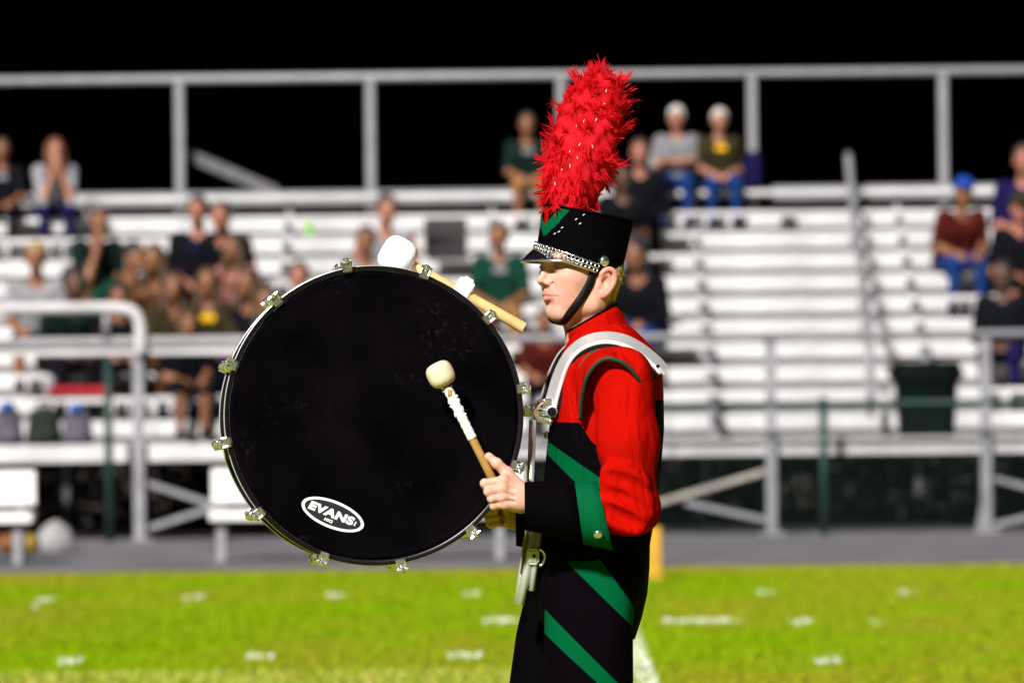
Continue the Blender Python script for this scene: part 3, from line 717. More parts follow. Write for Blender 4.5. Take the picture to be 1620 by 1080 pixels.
person(1612, 332, 'person in black shirt with bare knees at the right edge', 'pink', 'black', 'black', 'brown', 'short', .12, 10, ('knees', 'lap'), bare=True, cap='olive')
person(1585, 436, 'person in black shirt with small pale chest print, lower right', 'brown', 'black', 'navy', 'black', 'short', .05, -10, ('lap', 'lap'), sleeves='long')
person(300, 520, 'person in black with bare legs low behind the front rail left of the drum', 'tan', 'black', 'black', 'brown', 'long', .2, 20, ('knees', 'lap'), bare=True, row=0)
person(862, 590, 'person in maroon shirt glimpsed between drum and drummer', 'tan', 'maroon', 'black', 'brown', 'short', .25, 0, ('knees', 'knees'), row=0)
# jacket and towel lying beside people
lump('navy_jacket', 9, 1192, 0.14, 0.42, C_['navy'], 'navy jacket heaped at the right end of the group on the top row', 'jacket')
p = on_row(5, 1580); V, F = box(p + (-0.02, -0.13, -0.02), (0.13, 0.03, 0.25), None, 0.02); tag(mk('white_towel', V, F, C_['white']), 'white towel hanging over a seat near the right edge', 'towel')

# ================================================================== THE DRUMMER
RED = (0.40, 0.0030, 0.0008); GRN = (0.0, 0.088, 0.029); BLK = (0.0012, 0.0009, 0.0017)
red_m = mat('red_wool', RED, 0.85, var=0.10, nscale=5, bump=0.12, bscale=500, sheen=0.0, spec=0.2) if False else mat('red_gabardine', RED, 0.85, var=0.12, nscale=4, bump=0.3, bscale=520, spec=0.03)
add_folds(red_m, (5.5, 5.5, 1.7), 1.0, 0.03)
black_m = mat('black_gabardine', BLK, 0.8, var=0.3, nscale=4, bump=0.15, bscale=420, spec=0.025)
green_m = mat('green_gabardine', GRN, 0.8, var=0.15, nscale=5, bump=0.2, bscale=420, spec=0.05)
skin = mat('drummer_skin', (0.66, 0.345, 0.265), 0.5, var=0.10, nscale=30, sss=0.18, bump=0.10, bscale=380, c2=(0.70, 0.385, 0.30), spec=0.35)
chrome = mat('chrome', (0.92, 0.92, 0.94), 0.2, 0.95, var=0.03)
alum = mat('polished_aluminium', (0.78, 0.78, 0.80), 0.34, 0.6, var=0.06, nscale=20)
feet = D(935, 600, 0); GX = feet[0]
dr = empty('person', (GX, 0, 0), 'drummer in red, black and green uniform holding a mallet, seen from the left side', 'person')

# ---- head, in its own frame: x forward, y to the drummer's left, z up
TH = R(31); HP = R(-3); HS = 0.945
HO = D(921, 437, 0.0)
fw0 = np.array([-math.cos(TH), -math.sin(TH), 0]); fwd = fw0 * math.cos(HP) - np.array([0, 0, math.sin(HP)]); hup = fw0 * math.sin(HP) + np.array([0, 0, math.cos(HP)]); lat = np.array([math.sin(TH), -math.cos(TH), 0]); HMx = np.stack([fwd, lat, hup], 1)
def HW(P): return (np.asarray(P, float) * HS) @ HMx.T + HO
hv = Vol((-0.15, -0.125, -0.26), (0.14, 0.125, 0.16), 0.0022)
hv.ell((-.004, 0, .042), (.088, .075, .095), .02)
hv.ell((.038, 0, -.008), (.052, .055, .070), .04)
hv.cap((.058, 0, -.040), (.055, 0, -.076), .030, .022, .025)
for s in (-1, 1):
    hv.cap((-.004, s * .054, -.030), (.004, s * .052, -.062), .018, .016, .03)
    hv.cap((.004, s * .052, -.062), (.052, s * .018, -.083), .015, .014, .03)
    hv.ell((.052, s * .043, -.004), (.026, .019, .017), .03)
    hv.ell((.042, s * .038, -.040), (.022, .015, .028), .03)
hv.ell((.0680, 0, -.083), (.0125, .018, .0125), .020)
hv.cap((.081, .032, .036), (.088, 0, .034), .011, .011, .02); hv.cap((.081, -.032, .036), (.088, 0, .034), .011, .011, .02)
for s in (-1, 1): hv.ell((.096, s * .031, .014), (.018, .018, .0125), .014, sub=True)
hv.cap((.087, 0, .028), (.105, 0, -.010), .0072, .0080, .008)
hv.ell((.1060, 0, -.0150), (.0105, .0090, .0080), .007)
for s in (-1, 1):
    hv.ell((.0940, s * .0125, -.0195), (.0105, .0068, .0075), .005)
    hv.ell((.0985, s * .0068, -.0268), (.0060, .0034, .0036), .003, sub=True)
    hv.cap((.086, s * .0185, -.020), (.078, s * .030, -.038), .0012, .0008, .010, sub=True)
hv.ell((.0645, 0, -.046), (.024, .037, .026), .012)
# lips
for s in (-1, 1):
    hv.cap((.0925, s * .005, -.0428), (.0770, s * .0320, -.0480), .0056, .0030, .003, 1)
    hv.cap((.0910, 0, -.0552), (.0765, s * .0285, -.0502), .0066, .0034, .003, 1)
    hv.cap((.0985, 0, -.0484), (.0810, s * .0325, -.0490), .0009, .0009, .0015, sub=True)
hv.ell((.0955, 0, -.033), (.004, .003, .008), .004, sub=True)
hv.ell((.0905, 0, -.0665), (.006, .018, .005), .008, sub=True)
# eyelids
for s in (-1, 1):
    hv.ell((.0775, s * .031, .0145), (.0135, .0145, .0135), .004)
    hv.cap((.0925, s * .021, .0125), (.086, s * .042, .0130), .0030, .0022, .0025, sub=True)
# ears
for s in (-1, 1):
    EZ = -.016
    pts = spline([(-.004, s * .072, .002 + EZ), (-.001, s * .081, .020 + EZ), (-.012, s * .088, .031 + EZ), (-.027, s * .091, .026 + EZ), (-.031, s * .089, .006 + EZ), (-.022, s * .084, -.015 + EZ), (-.010, s * .078, -.028 + EZ), (-.004, s * .073, -.022 + EZ)], 5)
    hv.ell((-.015, s * .074, .002 + EZ), (.018, .008, .027), .006, 2)
    for a, b_ in zip(pts[:-1], pts[1:]): hv.cap(a, b_, .0044, None, .004, 2)
    hv.ell((-.010, s * .077, -.023 + EZ), (.008, .0055, .009), .006, 2)
    q_ = spline([(-.004, s * .078, .010 + EZ), (-.013, s * .083, .020 + EZ), (-.021, s * .084, .012 + EZ), (-.021, s * .083, -.004 + EZ), (-.013, s * .080, -.014 + EZ)], 4)
    for a, b_ in zip(q_[:-1], q_[1:]): hv.cap(a, b_, .0034, None, .004, 2)
    hv.ell((-.009, s * .085, .001 + EZ), (.0065, .009, .009), .004, 2, sub=True)
    hv.cap((.001, s * .073, .004 + EZ), (.001, s * .074, -.008 + EZ), .0045, .004, .004, 2)
# neck
hv.cap((-.016, 0, -.03), (-.046, 0, -.19), .052, .058, .03); hv.cap((.015, 0, -.085), (-.01, 0, -.19), .020, .030, .03)
for s in (-1, 1): hv.cap((-.025, s * .058, -.03), (.0, s * .018, -.17), .012, .012, .02)
Vhd, Fhd, Ihd = hv.mesh()
def seg_d(P, a, b_, ra, rb):
    a = np.array(a); b_ = np.array(b_); ba = b_ - a; t = np.clip((P - a) @ ba / (ba @ ba), 0, 1); return np.linalg.norm(P - a - t[:, None] * ba, axis=1) - (ra + (rb - ra) * t)
_ld = np.full(len(Vhd), 1.0)
for s in (-1, 1):
    _ld = np.minimum(_ld, seg_d(Vhd, (.0925, s * .002, -.0428), (.0770, s * .0320, -.0480), .0056, .0026))
    _ld = np.minimum(_ld, seg_d(Vhd, (.0910, 0, -.0552), (.0765, s * .0285, -.0502), .0066, .0030))
lip_w = np.clip(1 - (_ld - .0004) / .0022, 0, 1)
ear_w = np.clip((np.abs(Vhd[:, 1]) - .074) / .010, 0, 1) * (Vhd[:, 0] < .006) * (np.abs(Vhd[:, 2] + .016) < .045)
Ihd = Ihd * 0
parts = [(HW(Vhd), Fhd)]; fm = [Ihd]

# ---- near hand closed round the stick, and the far hand
HY = -0.255
def hand(off, mirror_y):
    """off: pixel offset; finger chain points given in the photograph's side view with a depth"""
    def Q(px, py, dz): return D(px + off[0], py + off[1], HY if not mirror_y else off[2]) + np.array([0, dz * (-1 if mirror_y else 1), 0])
    v_ = Vol(Q(752, 815, 0) - 0.075, Q(845, 715, 0) + 0.075, 0.0019)
    v_.cap(Q(850, 790, .002), Q(828, 788, 0), .024, .025, .02)
    wr = [Q(822, 777, -.004), Q(826, 784, -.006), Q(826, 794, -.004)]
    M = [Q(797, 759, -.018), Q(795, 772, -.022), Q(796, 785, -.021), Q(800, 797, -.016)]
    Pp = [Q(767, 764, -.020), Q(773, 777, -.026), Q(778, 788, -.025), Q(781, 800, -.020)]
    Dd = [Q(768, 769, .014), Q(774, 781, .012), Q(779, 791, .012), Q(783, 802, .010)]
    Tt = [Q(786, 768, .026), Q(791, 779, .026), Q(795, 789, .024), Q(798, 799, .020)]
    rad = [.0097, .0100, .0094, .0083]
    for i in range(4):
        v_.cap(wr[min(i, 2)], M[i], .019, .0115, .012)
    v_.ell(Q(812, 782, .006), (.026, .014, .029), .02)
    for i in range(3):
        mid = (M[i] + M[i + 1]) / 2 + np.array([0, -.012 * (-1 if mirror_y else 1), 0]); back = mid * .45 + (wr[min(i, 2)] + wr[min(i + 1, 2)]) / 2 * .55 + np.array([0, -.010 * (-1 if mirror_y else 1), 0])
        v_.cap(mid, back, .0022, .0008, .008, sub=True)
    for i in range(4):
        v_.ell(M[i] + np.array([0, -.002 * (-1 if mirror_y else 1), 0]), rad[i] * 1.16, .006)
        v_.cap(M[i] * .9 + Pp[i] * .1, Pp[i], rad[i] * .98, rad[i] * .92, .0035)
        v_.ell(Pp[i], rad[i] * 1.04, .0025)
        v_.cap(Pp[i], Dd[i], rad[i] * .95, rad[i] * .88, .003)
        v_.cap(Dd[i], Tt[i], rad[i] * .88, rad[i] * .75, .003)
    # thumb leaves the side of the palm and lies along the stick
    tb = [Q(816, 774, .008), Q(803, 749, .006), Q(786, 733, .000), Q(773, 722, .004)]
    v_.cap(tb[0], tb[1], .0165, .0135, .016); v_.cap(tb[1], tb[2], .0122, .0105, .006); v_.cap(tb[2], tb[3], .0105, .0078, .004)
    v_.ell(tb[2], .0112, .004); v_.ell(tb[3] * .85 + tb[2] * .15 + (tb[3] - tb[2]) * .1, .0088, .004)
    return v_.mesh()
Vn, Fn, In = hand((0, 0), False); parts.append((Vn, Fn)); fm.append(np.zeros(len(Fn), int))
Vf, Ff, If = hand((-6, 28, 0.235), True); parts.append((Vf, Ff)); fm.append(np.zeros(len(Ff), int))
# the body inside the uniform
bv = Vol(D(760, 1080, -0.35) - (0, 0, 0.75), D(1090, 480, 0.35) + (0, 0.1, 0.05), 0.014)
bv.cap(D(962, 640, 0), D(950, 800, 0), .085, .085, .05); bv.cap(D(958, 530, 0), D(962, 640, 0), .050, .055, .02)
for s in (-1, 1):
    bv.cap(D(963, 650, s * .09), D(950, 820, s * .06), .08, .08, .04); bv.cap(D(963, 625, s * .05), D(985, 625, s * .17), .04, .04, .03)
    k = D(988, 625, s * .19); e = D(998, 815, s * .225); w = D(850, 786, HY if s < 0 else .235)
    bv.cap(k, e, .045, .036, .03); bv.cap(e, w, .036, .028, .02)
    hx = D(930 if s < 0 else 905, 860, s * .09); kx = D(930 if s < 0 else 850, 1280, s * .09); ax = np.array([GX + (.02 if s < 0 else -.12), s * .09, .09])
    bv.cap(hx, kx, .075, .055, .04); bv.cap(kx, ax, .055, .04, .03)
Vb, Fb, _ = bv.mesh(); parts.append((Vb, Fb)); fm.append(np.zeros(len(Fb), int))
lipm = mat('lips', (0.52, 0.17, 0.13), 0.45, var=0.08, sss=0.1)
earm = mat('ear_skin', (0.68, 0.30, 0.22), 0.5, var=0.06, nscale=22, sss=0.25)
V, F = join(parts); bo_ = mk('body', V, F, [skin], dr)
_w = np.zeros((len(V), 4), np.float32); _w[:, 3] = 1; _w[:len(Vhd), 0] = lip_w; _w[:len(Vhd), 1] = ear_w
_ca = bo_.data.color_attributes.new('skin_zone', 'FLOAT_COLOR', 'POINT'); _ca.data.foreach_set('color', _w.reshape(-1))
_nt = skin.node_tree; _b = _nt.nodes['Principled BSDF']; _at = _nt.nodes.new('ShaderNodeAttribute'); _at.attribute_name = 'skin_zone'; _sp = _nt.nodes.new('ShaderNodeSeparateColor'); _nt.links.new(_at.outputs['Color'], _sp.inputs[0])
_cur = _b.inputs['Base Color'].links[0].from_socket
for _i, _c in ((0, (0.50, 0.15, 0.12)), (1, (0.68, 0.29, 0.22))):
    _mx = _nt.nodes.new('ShaderNodeMix'); _mx.data_type = 'RGBA'; _m2 = _nt.nodes.new('ShaderNodeMath'); _m2.operation = 'MULTIPLY'; _m2.inputs[1].default_value = .8; _nt.links.new(_sp.outputs[_i], _m2.inputs[0])
    _nt.links.new(_m2.outputs[0], _mx.inputs[0]); _nt.links.new(_cur, _mx.inputs[6]); _mx.inputs[7].default_value = (*_c, 1); _cur = _mx.outputs[2]
_nt.links.new(_cur, _b.inputs['Base Color'])
# eyes and brows
for s in (-1, 1):
    V, F = lathe([(0, -.0118)] + [(.0118 * math.sin(t), -.0118 * math.cos(t)) for t in np.linspace(.2, 2.95, 14)] + [(0, .0118)], (0, 0, 0), (0, 0, 1), 20)
    c = HW(np.array([[.0745, s * .031, .0135]]))[0]; eo = mk('eye', V @ rot_to(fwd).T + c, F, mat('eye_white', (0.55, 0.50, 0.48), 0.15), dr)
    V, F = lathe([(0.0055, .0108), (0.005, .0121), (0, .0124)], c, fwd, 16); mk('iris', V, F, mat('iris_blue', (0.05, 0.10, 0.16), 0.15), eo)
    P = spline([(.0895, s * .0195, .0140), (.0915, s * .030, .0165), (.0860, s * .0435, .0145)], 6); V, F = tube(HW(P), .0009, 6); mk('eyelash', V, F, mat('brow_hair', (0.16, 0.085, 0.04), 0.7), dr)
    bw = []
    for k in range(60):
        t = random.random(); p0 = np.array([.094 - .012 * t * t, s * (.012 + .034 * t), .030 + .007 * math.sin(t * 2.6) + random.uniform(-.002, .002)])
        bw.append(tube([p0, p0 + np.array([.001, s * .006, .0025])], [.0007, .0002], 4))
    V, F = join(bw); mk('eyebrow', HW(V), F, mat('brow_hair', (0.16, 0.085, 0.04), 0.7), dr)
# hair: close cropped, fair
hh_ = Vol((-0.16, -0.11, -0.12), (0.12, 0.11, 0.16), 0.003)
hh_.ell((-.004, 0, .040), (.0905, .078, .098), .02); hh_.cap((-.048, 0, -.005), (-.048, 0, -.050), .044, .030, .03)
for s in (-1, 1): hh_.cap((-.040, s * .040, .01), (-.042, s * .036, -.044), .033, .022, .02)
for s in (-1, 1): hh_.ell((.035, s * .085, -.045), (.072, .06, .062), .01, sub=True)
hh_.ell((.085, 0, -.02), (.065, .12, .07), .01, sub=True)
Vh, Fh, _ = hh_.mesh(); hairm = mat('fair_hair', (0.30, 0.19, 0.085), 0.55, var=0.4, nscale=160, c2=(0.55, 0.40, 0.2))
nn = hh_.grad(Vh); sel = rng.choice(len(Vh), 2600); strands = []
SV = []; SF = []
for q in sel:
    p0 = Vh[q]; n_ = nn[q]; dn = norm(np.array([-.5, 0, -1.0]) + rng.normal(size=3) * .25); d_ = norm(dn * .9 + n_ * .22); sd = norm(np.cross(d_, n_)) * .0007; k = len(SV); L = .005 + .005 * random.random()
    SV += [p0 - sd, p0 + sd, p0 + d_ * L]; SF.append([k, k + 1, k + 2])
V, F = join([(Vh, [list(f) for f in Fh]), (np.array(SV), SF)]); mk('hair', HW(V), F, hairm, dr)

# ---- jacket
def interp(tab, y):
    t = np.array(sorted(tab)); return [np.interp(y, t[:, 0], t[:, i]) for i in range(1, t.shape[1])]
JT = [(512, 922, 992, .062, .0), (524, 908, 1006, .085, 0), (536, 900, 1018, .115, 0), (550, 893, 1032, .150, 0), (566, 887, 1042, .178, 0), (585, 881, 1048, .192, 0), (620, 875, 1050, .196, 0), (680, 868, 1050, .190, 0), (740, 862, 1046, .180, 0), (800, 854, 1038, .172, 0), (860, 848, 1030, .168, 0), (900, 842, 1028, .168, 0), (940, 838, 1024, .168, 0), (975, 850, 1016, .160, 0), (1010, 875, 1004, .150, 0)]
rings = []; NS = 96
for py in np.concatenate([np.arange(512, 600, 4), np.arange(600, 1012, 5)]):
    f_, b2, hw, _ = interp(JT, py); a = np.linspace(0, 2 * np.pi, NS, endpoint=False)
    A = D(f_, py, 0); B = D(b2, py, 0); c = (A + B) / 2; hx = (B[0] - A[0]) / 2
    ca2, sa2 = np.cos(a), np.sin(a); e = .86
    fold = 1 + .012 * np.sin(a * 5 + py * .02) * np.clip((py - 640) / 200, 0, 1) + .006 * np.sin(a * 11 + py * .05)
    rings.append(np.stack([c[0] + hx * np.sign(ca2) * np.abs(ca2) ** e * fold, c[1] + hw * np.sign(sa2) * np.abs(sa2) ** e * fold, np.full(NS, c[2])], 1))
V, F = loft(rings, True)
jm = mat('jacket_fabric', BLK, 0.75, var=0.3, nscale=4, bump=0.15, bscale=420, spec=0.03)
Yn = -0.17; add_folds(jm, (8, 8, 3), 0.8, 0.02, (0, -.5, 0))
def poly(*pts): return [D(x_, y_, Yn) for x_, y_ in pts]
poly_paint(jm, [(poly((800, 490), (1200, 490), (1200, 634), (800, 634)), RED), (poly((800, 633), (1040, 633), (1030, 668), (890, 668), (800, 662)), RED),
                (poly((872, 664), (905, 664), (990, 735), (962, 735)), RED) if False else (poly((882, 660), (910, 680), (937, 700), (957, 732), (1010, 740), (1010, 650)), RED),
                (poly((1030, 632), (1100, 632), (1100, 800), (1030, 800)), BLK),
                (poly((850, 677), (875, 696), (943, 751), (1000, 790), (1000, 822), (913, 765), (865, 718), (850, 700)), GRN),
                (poly((905, 596), (925, 565), (942, 549), (958, 544), (958, 556), (930, 572)), GRN)])
mk('jacket', V, F, jm, dr)
for _y, _px in ((688, 866), (610, 880)):
    V, F = lathe([(.008, 0), (.0088, .003), (.006, .006), (0, .0075)], D(_px, _y, -.045), (-1, -.45, 0), 16); mk('jacket_button', V, F, chrome, dr)
# collar: a standing band
rings = []
for k, (t, r_) in enumerate([(0, 0), (.25, 0), (.5, 0), (.75, 0), (1, 0), (1, 1), (.5, 1), (0, 1)]):
    a = np.linspace(0, 2 * np.pi, 64, endpoint=False)
    lo = D(950, 536, 0); hi = D(936, 503, 0); c = lo * (1 - t) + hi * t
    hx = (.068 * (1 - t) + .054 * t) - .004 * r_; hy = (.080 * (1 - t) + .064 * t) - .004 * r_
    slope = 0.15 * (1 - t) + .55 * t
    X = hx * np.cos(a); rings.append(np.stack([c[0] + X, c[1] + hy * np.sin(a), c[2] + slope * X], 1))
V, F = loft(rings, False); co = mk('collar', V, F, red_m, dr)
ed = rings[4]; V, F = tube(np.vstack([ed, ed[:2]]), .0022, 6, False); mk('collar_piping', V, F, black_m, co)

# sleeves
def sleeve(s):
    ys = -0.225 if s < 0 else 0.225; yh = HY if s < 0 else 0.235
    a = D(984, 600, ys + .03 * -s * -1); a = D(984, 598, s * .195); m_ = D(994, 700, s * .222); e = D(999, 798, s * .235); w = D(945, 812, (s * .235 + yh) / 2)
    v_ = Vol(np.minimum(np.minimum(a, e), w) - .13, np.maximum(np.maximum(a, e), w) + .13, .0042)
    v_.cap(a, m_, .066, .060, .03); v_.cap(m_, e, .060, .050, .03); v_.cap(e, w, .050, .044, .03)
    v_.ell(D(1000, 812, s * .235), (.052, .050, .040), .03)
    # cloth folds: raised ridges running to the elbow crease
    zf = lambda x_, y_, o: D(x_, y_, s * (.235 + o))
    for p, r_ in [([(955, 760), (985, 768), (1022, 790)], .004), ([(958, 786), (985, 798), (1018, 814)], .004), ([(958, 742), (990, 748), (1020, 762)], .003), ([(965, 815), (985, 828), (1010, 834)], .004)]:
        q = spline([zf(x_, y_, .045) for x_, y_ in p], 4)
        for u_, w_ in zip(q[:-1], q[1:]): v_.cap(u_, w_, r_, None, .03)
    for p in [[(945, 775), (990, 786), (1034, 812)], [(962, 752), (1000, 764), (1036, 790)], [(955, 802), (985, 818), (1015, 834)]]:
        q = spline([zf(x_, y_, .066) for x_, y_ in p], 4)
        for u_, w_ in zip(q[:-1], q[1:]): v_.cap(u_, w_, .0045, None, .02, sub=True)
    V, F, _ = v_.mesh(); mk('sleeve', V, F, red_m, dr)
    # gauntlet cuff
    rings = []; N_ = 48
    sec = [(830, 800, .040, .050, 0), (850, 802, .043, .053, 0), (890, 808, .050, .058, .06), (921, 812, .056, .062, .12), (916, 812, .0575, .0640, .13), (940, 814, .061, .067, .18), (957, 816, .064, .071, .22)]
    if s > 0: sec = [(p_[0] - 14, p_[1] + 26, *p_[2:]) for p_ in sec]
    for k, (cx, cy, hy, hz, sl_) in enumerate(sec):
        c = D(cx, cy, yh + (s * .235 - yh) * (cx - 830) / 130); an = np.linspace(0, 2 * np.pi, N_, endpoint=False)
        Z = hz * np.sin(an); rings.append(np.stack([c[0] - sl_ * Z, c[1] + hy * np.cos(an), c[2] + Z * (1 + .0 * k)], 1))
    inner = []
    for r_ in (rings[-1], rings[0]):
        cc = r_.mean(0); inner.append(cc + (r_ - cc) * .93)
    V, F = loft(rings[:4] + [rings[3] * .2 + .8 * (rings[3].mean(0) + (rings[3] - rings[3].mean(0)) * .9)], False); cu = mk('cuff', V, F, black_m, dr)
    V2, F2 = loft([inner[1], rings[0]], False); V3, F3 = loft([inner[1], inner[1] * .5 + inner[1].mean(0) * .5 + np.array([.04, 0, 0])], False)
    mk('cuff_lining', *join([(V2, F2), (V3, F3)]), black_m, cu)
    V, F = loft(rings[4:] + [inner[0]], False); mk('cuff_band', V, F, green_m, cu)
    c = D(944, 839, 0) if s < 0 else D(930, 865, 0); y0 = rings[5].mean(0)[1] + s * .057
    V, F = lathe([(.0085, 0), (.0095, .003), (.008, .006), (.004, .0078), (0, .008)], (c[0], y0, c[2]), (0, s * 1.0, -.3), 20); mk('cuff_button', V, F, chrome, cu)
sleeve(-1); sleeve(1)
# shoulder wings
for s in (-1, 1):
    out_ = spline([D(918, 664, s * .205), D(921, 625, s * .232), D(932, 590, s * .262), D(955, 568, s * .275), D(984, 573, s * .275), D(1005, 593, s * .262), D(1017, 616, s * .235)], 6)
    in_ = spline([D(917, 664, s * .19), D(911, 618, s * .175), D(917, 580, s * .165), D(945, 553, s * .155), D(990, 551, s * .155), D(1024, 576, s * .165), D(1020, 616, s * .215)], 6)
    mid = (in_ + out_) / 2 + np.array([0, s * .006, .007]); th = np.array([0, -s * .002, -.006])
    rows = [in_, in_ * .5 + mid * .5 + np.array([0, s * .001, .003]), mid, mid * .5 + out_ * .5 + np.array([0, 0, .003]), out_, out_ + th, mid + th, in_ + th]
    n = len(in_); V = np.concatenate(rows); F = [[r_ * n + i, r_ * n + i + 1, (r_ + 1) * n + i + 1, (r_ + 1) * n + i] for r_ in range(7) for i in range(n - 1)]
    if s > 0: F = [f[::-1] for f in F]
    wg = mk('shoulder_wing', V, F, red_m, dr); V, F = tube(out_ + np.array([0, s * .001, 0]), .0042, 8); mk('wing_piping', V, F, mat('dark_green_trim', (0.0, 0.035, 0.02), 0.7), wg)
# trousers
def leg(s, T_):
    rings = []
    for py in np.arange(872, 1690, 10):
        f_, b2, hw = interp(T_, py); A = D(f_, py, 0); B = D(b2, py, 0); c = (A + B) / 2; a = np.linspace(0, 2 * np.pi, 56, endpoint=False)
        hx = (B[0] - A[0]) / 2; ca2, sa2 = np.cos(a), np.sin(a); e = .8
        w_ = 1 + .012 * np.sin(a * 3 + py * .03)
        rings.append(np.stack([c[0] + hx * np.sign(ca2) * np.abs(ca2) ** e * w_, s * .098 + hw * np.sign(sa2) * np.abs(sa2) ** e * w_, np.full(56, max(c[2], .03))], 1))
    return loft(rings, True)
tm = mat('trouser_fabric', (0.0016, 0.0009, 0.0021), 0.8, var=0.3, nscale=4, bump=0.15, bscale=420, spec=0.025)
poly_paint(tm, [(poly((880, 868), (940, 872), (1010, 968), (1010, 1000), (898, 890)), GRN), (poly((850, 952), (862, 964), (1060, 1150), (1060, 1192), (862, 1003), (850, 992)), GRN)])
V, F = leg(-1, [(872, 880, 1000, .066), (900, 870, 1003, .076), (960, 862, 1002, .084), (1080, 862, 1000, .082), (1280, 875, 985, .068), (1560, 890, 985, .065), (1690, 880, 985, .07)]); mk('trouser_leg', V, F, tm, dr)
V, F = leg(1, [(872, 850, 990, .068), (940, 832, 985, .08), (1000, 818, 970, .084), (1080, 805, 950, .082), (1280, 792, 910, .068), (1560, 810, 905, .065), (1690, 790, 905, .07)]); mk('trouser_leg', V, F, black_m, dr)
for s, cx in ((-1, 900), (1, 815)):
    p = D(cx, 1600, 0); v_ = Vol((p[0] - .2, s * .098 - .09, -.02), (p[0] + .2, s * .098 + .09, .15), .008)
    v_.cap((p[0] + .06, s * .098, .05), (p[0] - .1, s * .098, .035), .045, .035, .03); v_.cap((p[0] + .06, s * .098, .05), (p[0] + .06, s * .098, .11), .045, .04, .03)
    V, F, _ = v_.mesh(); V[:, 2] = np.maximum(V[:, 2], .006); mk('shoe', V, F, mat('black_leather', (0.01, 0.01, 0.01), 0.3), dr)

# ------------------------------------------------------------------ the hat
hat_c = D(914, 421, 0); hat_t = D(932, 335, 0)
ht = empty('marching_hat', hat_c, 'tall black marching hat with silver chain, visor and red feather plume', 'hat')
hatm = mat('hat_felt', (0.0014, 0.001, 0.002), 0.8, var=0.3, nscale=20, bump=0.2, bscale=300, spec=0.03)
def hat_ring(t, grow=0.0, n=64, ang=None):
    a = np.linspace(0, 2 * np.pi, n, endpoint=False) if ang is None else ang
    c = hat_c * (1 - t) + hat_t * t; rx = .0875 * (1 - t) + .0945 * t + grow; ry = .075 * (1 - t) + .094 * t + grow; sl_ = .42 * (1 - t) + .2 * t
    X = rx * np.cos(a); return np.stack([c[0] + X, c[1] + ry * np.sin(a), c[2] - sl_ * X], 1)
top = hat_ring(1.0); tc_ = top.mean(0)
rings = [hat_ring(0, -.004), hat_ring(0, 0)] + [hat_ring(t) for t in np.linspace(.05, .96, 12)] + [tc_ + (hat_ring(.99) - tc_) * .985 + np.array([0, 0, .001])] + [tc_ + (top - tc_) * k for k in (.95, .6, .2, .01)]
V, F = loft(rings, True); mk('crown', V, F, hatm, ht)
V, F = tube(np.vstack([hat_ring(.975, .001), hat_ring(.975, .001)[:2]]), .0022, 6, False); mk('crown_piping', V, F, hatm, ht)
fa = math.pi + TH   # forward direction as an angle on the ring (cos,sin) -> x,y
al = np.linspace(-1.45, 1.45, 49); base = hat_ring(.02, .0015, ang=fa + al)
prj = np.cos(al / 1.45 * math.pi / 2) ** .75
dirs = np.stack([np.cos(fa + al * .8), np.sin(fa + al * .8), 0 * al], 1)
zt_ = D(838, 412, 0)[2]; rows = []
for t in np.linspace(0, 1, 7):
    q = base + dirs * (.034 * prj * t)[:, None]; q[:, 2] = base[:, 2] * (1 - t ** 1.3) + (np.minimum(zt_ - .004 * (al / 1.45) ** 2, base[:, 2])) * t ** 1.3 * 1.0; rows.append(q)
under = [r_ - np.array([0, 0, .003]) for r_ in rows[::-1]]; n = len(al); V = np.concatenate(rows + under)
F = [[r_ * n + i, r_ * n + i + 1, (r_ + 1) * n + i + 1, (r_ + 1) * n + i] for r_ in range(13) for i in range(n - 1)]
vs = mk('visor', V, F, mat('visor_patent', (0.008, 0.008, 0.012), 0.12, coat=0.8, var=0.1), ht)
V, F = tube(rows[-1] - np.array([0, 0, .0015]), .0026, 8); mk('visor_trim', V, F, chrome, vs)
# chain of small rings laid in two rows above the visor
lk = []
for t in np.linspace(0, 2 * np.pi, 12, endpoint=False): lk.append((math.cos(t), math.sin(t)))
tV = []; tF = []
for i, (c1, s1) in enumerate(lk):
    for j in range(6):
        b1 = j * math.pi / 3; r_ = .0054 + .0018 * math.cos(b1); tV.append((r_ * c1, r_ * s1 * .85, .0018 * math.sin(b1)))
        tF.append([i * 6 + j, ((i + 1) % 12) * 6 + j, ((i + 1) % 12) * 6 + (j + 1) % 6, i * 6 + (j + 1) % 6])
lm = None
for k, aa in enumerate(np.linspace(-1.42, 1.42, 32)):
    for rw in (0, 1):
        q = hat_ring(.045 + .075 * rw, .005, ang=np.array([fa + aa + .017 * rw]))[0]
        q = q + np.array([0, 0, -.004 * (1 - abs(aa) / 1.42)])
        nrm = np.array([math.cos(fa + aa), math.sin(fa + aa), .15]); M = rot_to(nrm)
        M4 = Matrix(((M[0][0], M[0][1], M[0][2], q[0]), (M[1][0], M[1][1], M[1][2], q[1]), (M[2][0], M[2][1], M[2][2], q[2]), (0, 0, 0, 1))) @ Matrix.Rotation(.5 if k % 2 else -.5, 4, 'Z')
        if lm is None: o = mk('chain_link', np.array(tV), tF, chrome, ht); lm = o.data; o.matrix_basis = M4
        else: inst('chain_link', lm, ht, M4)
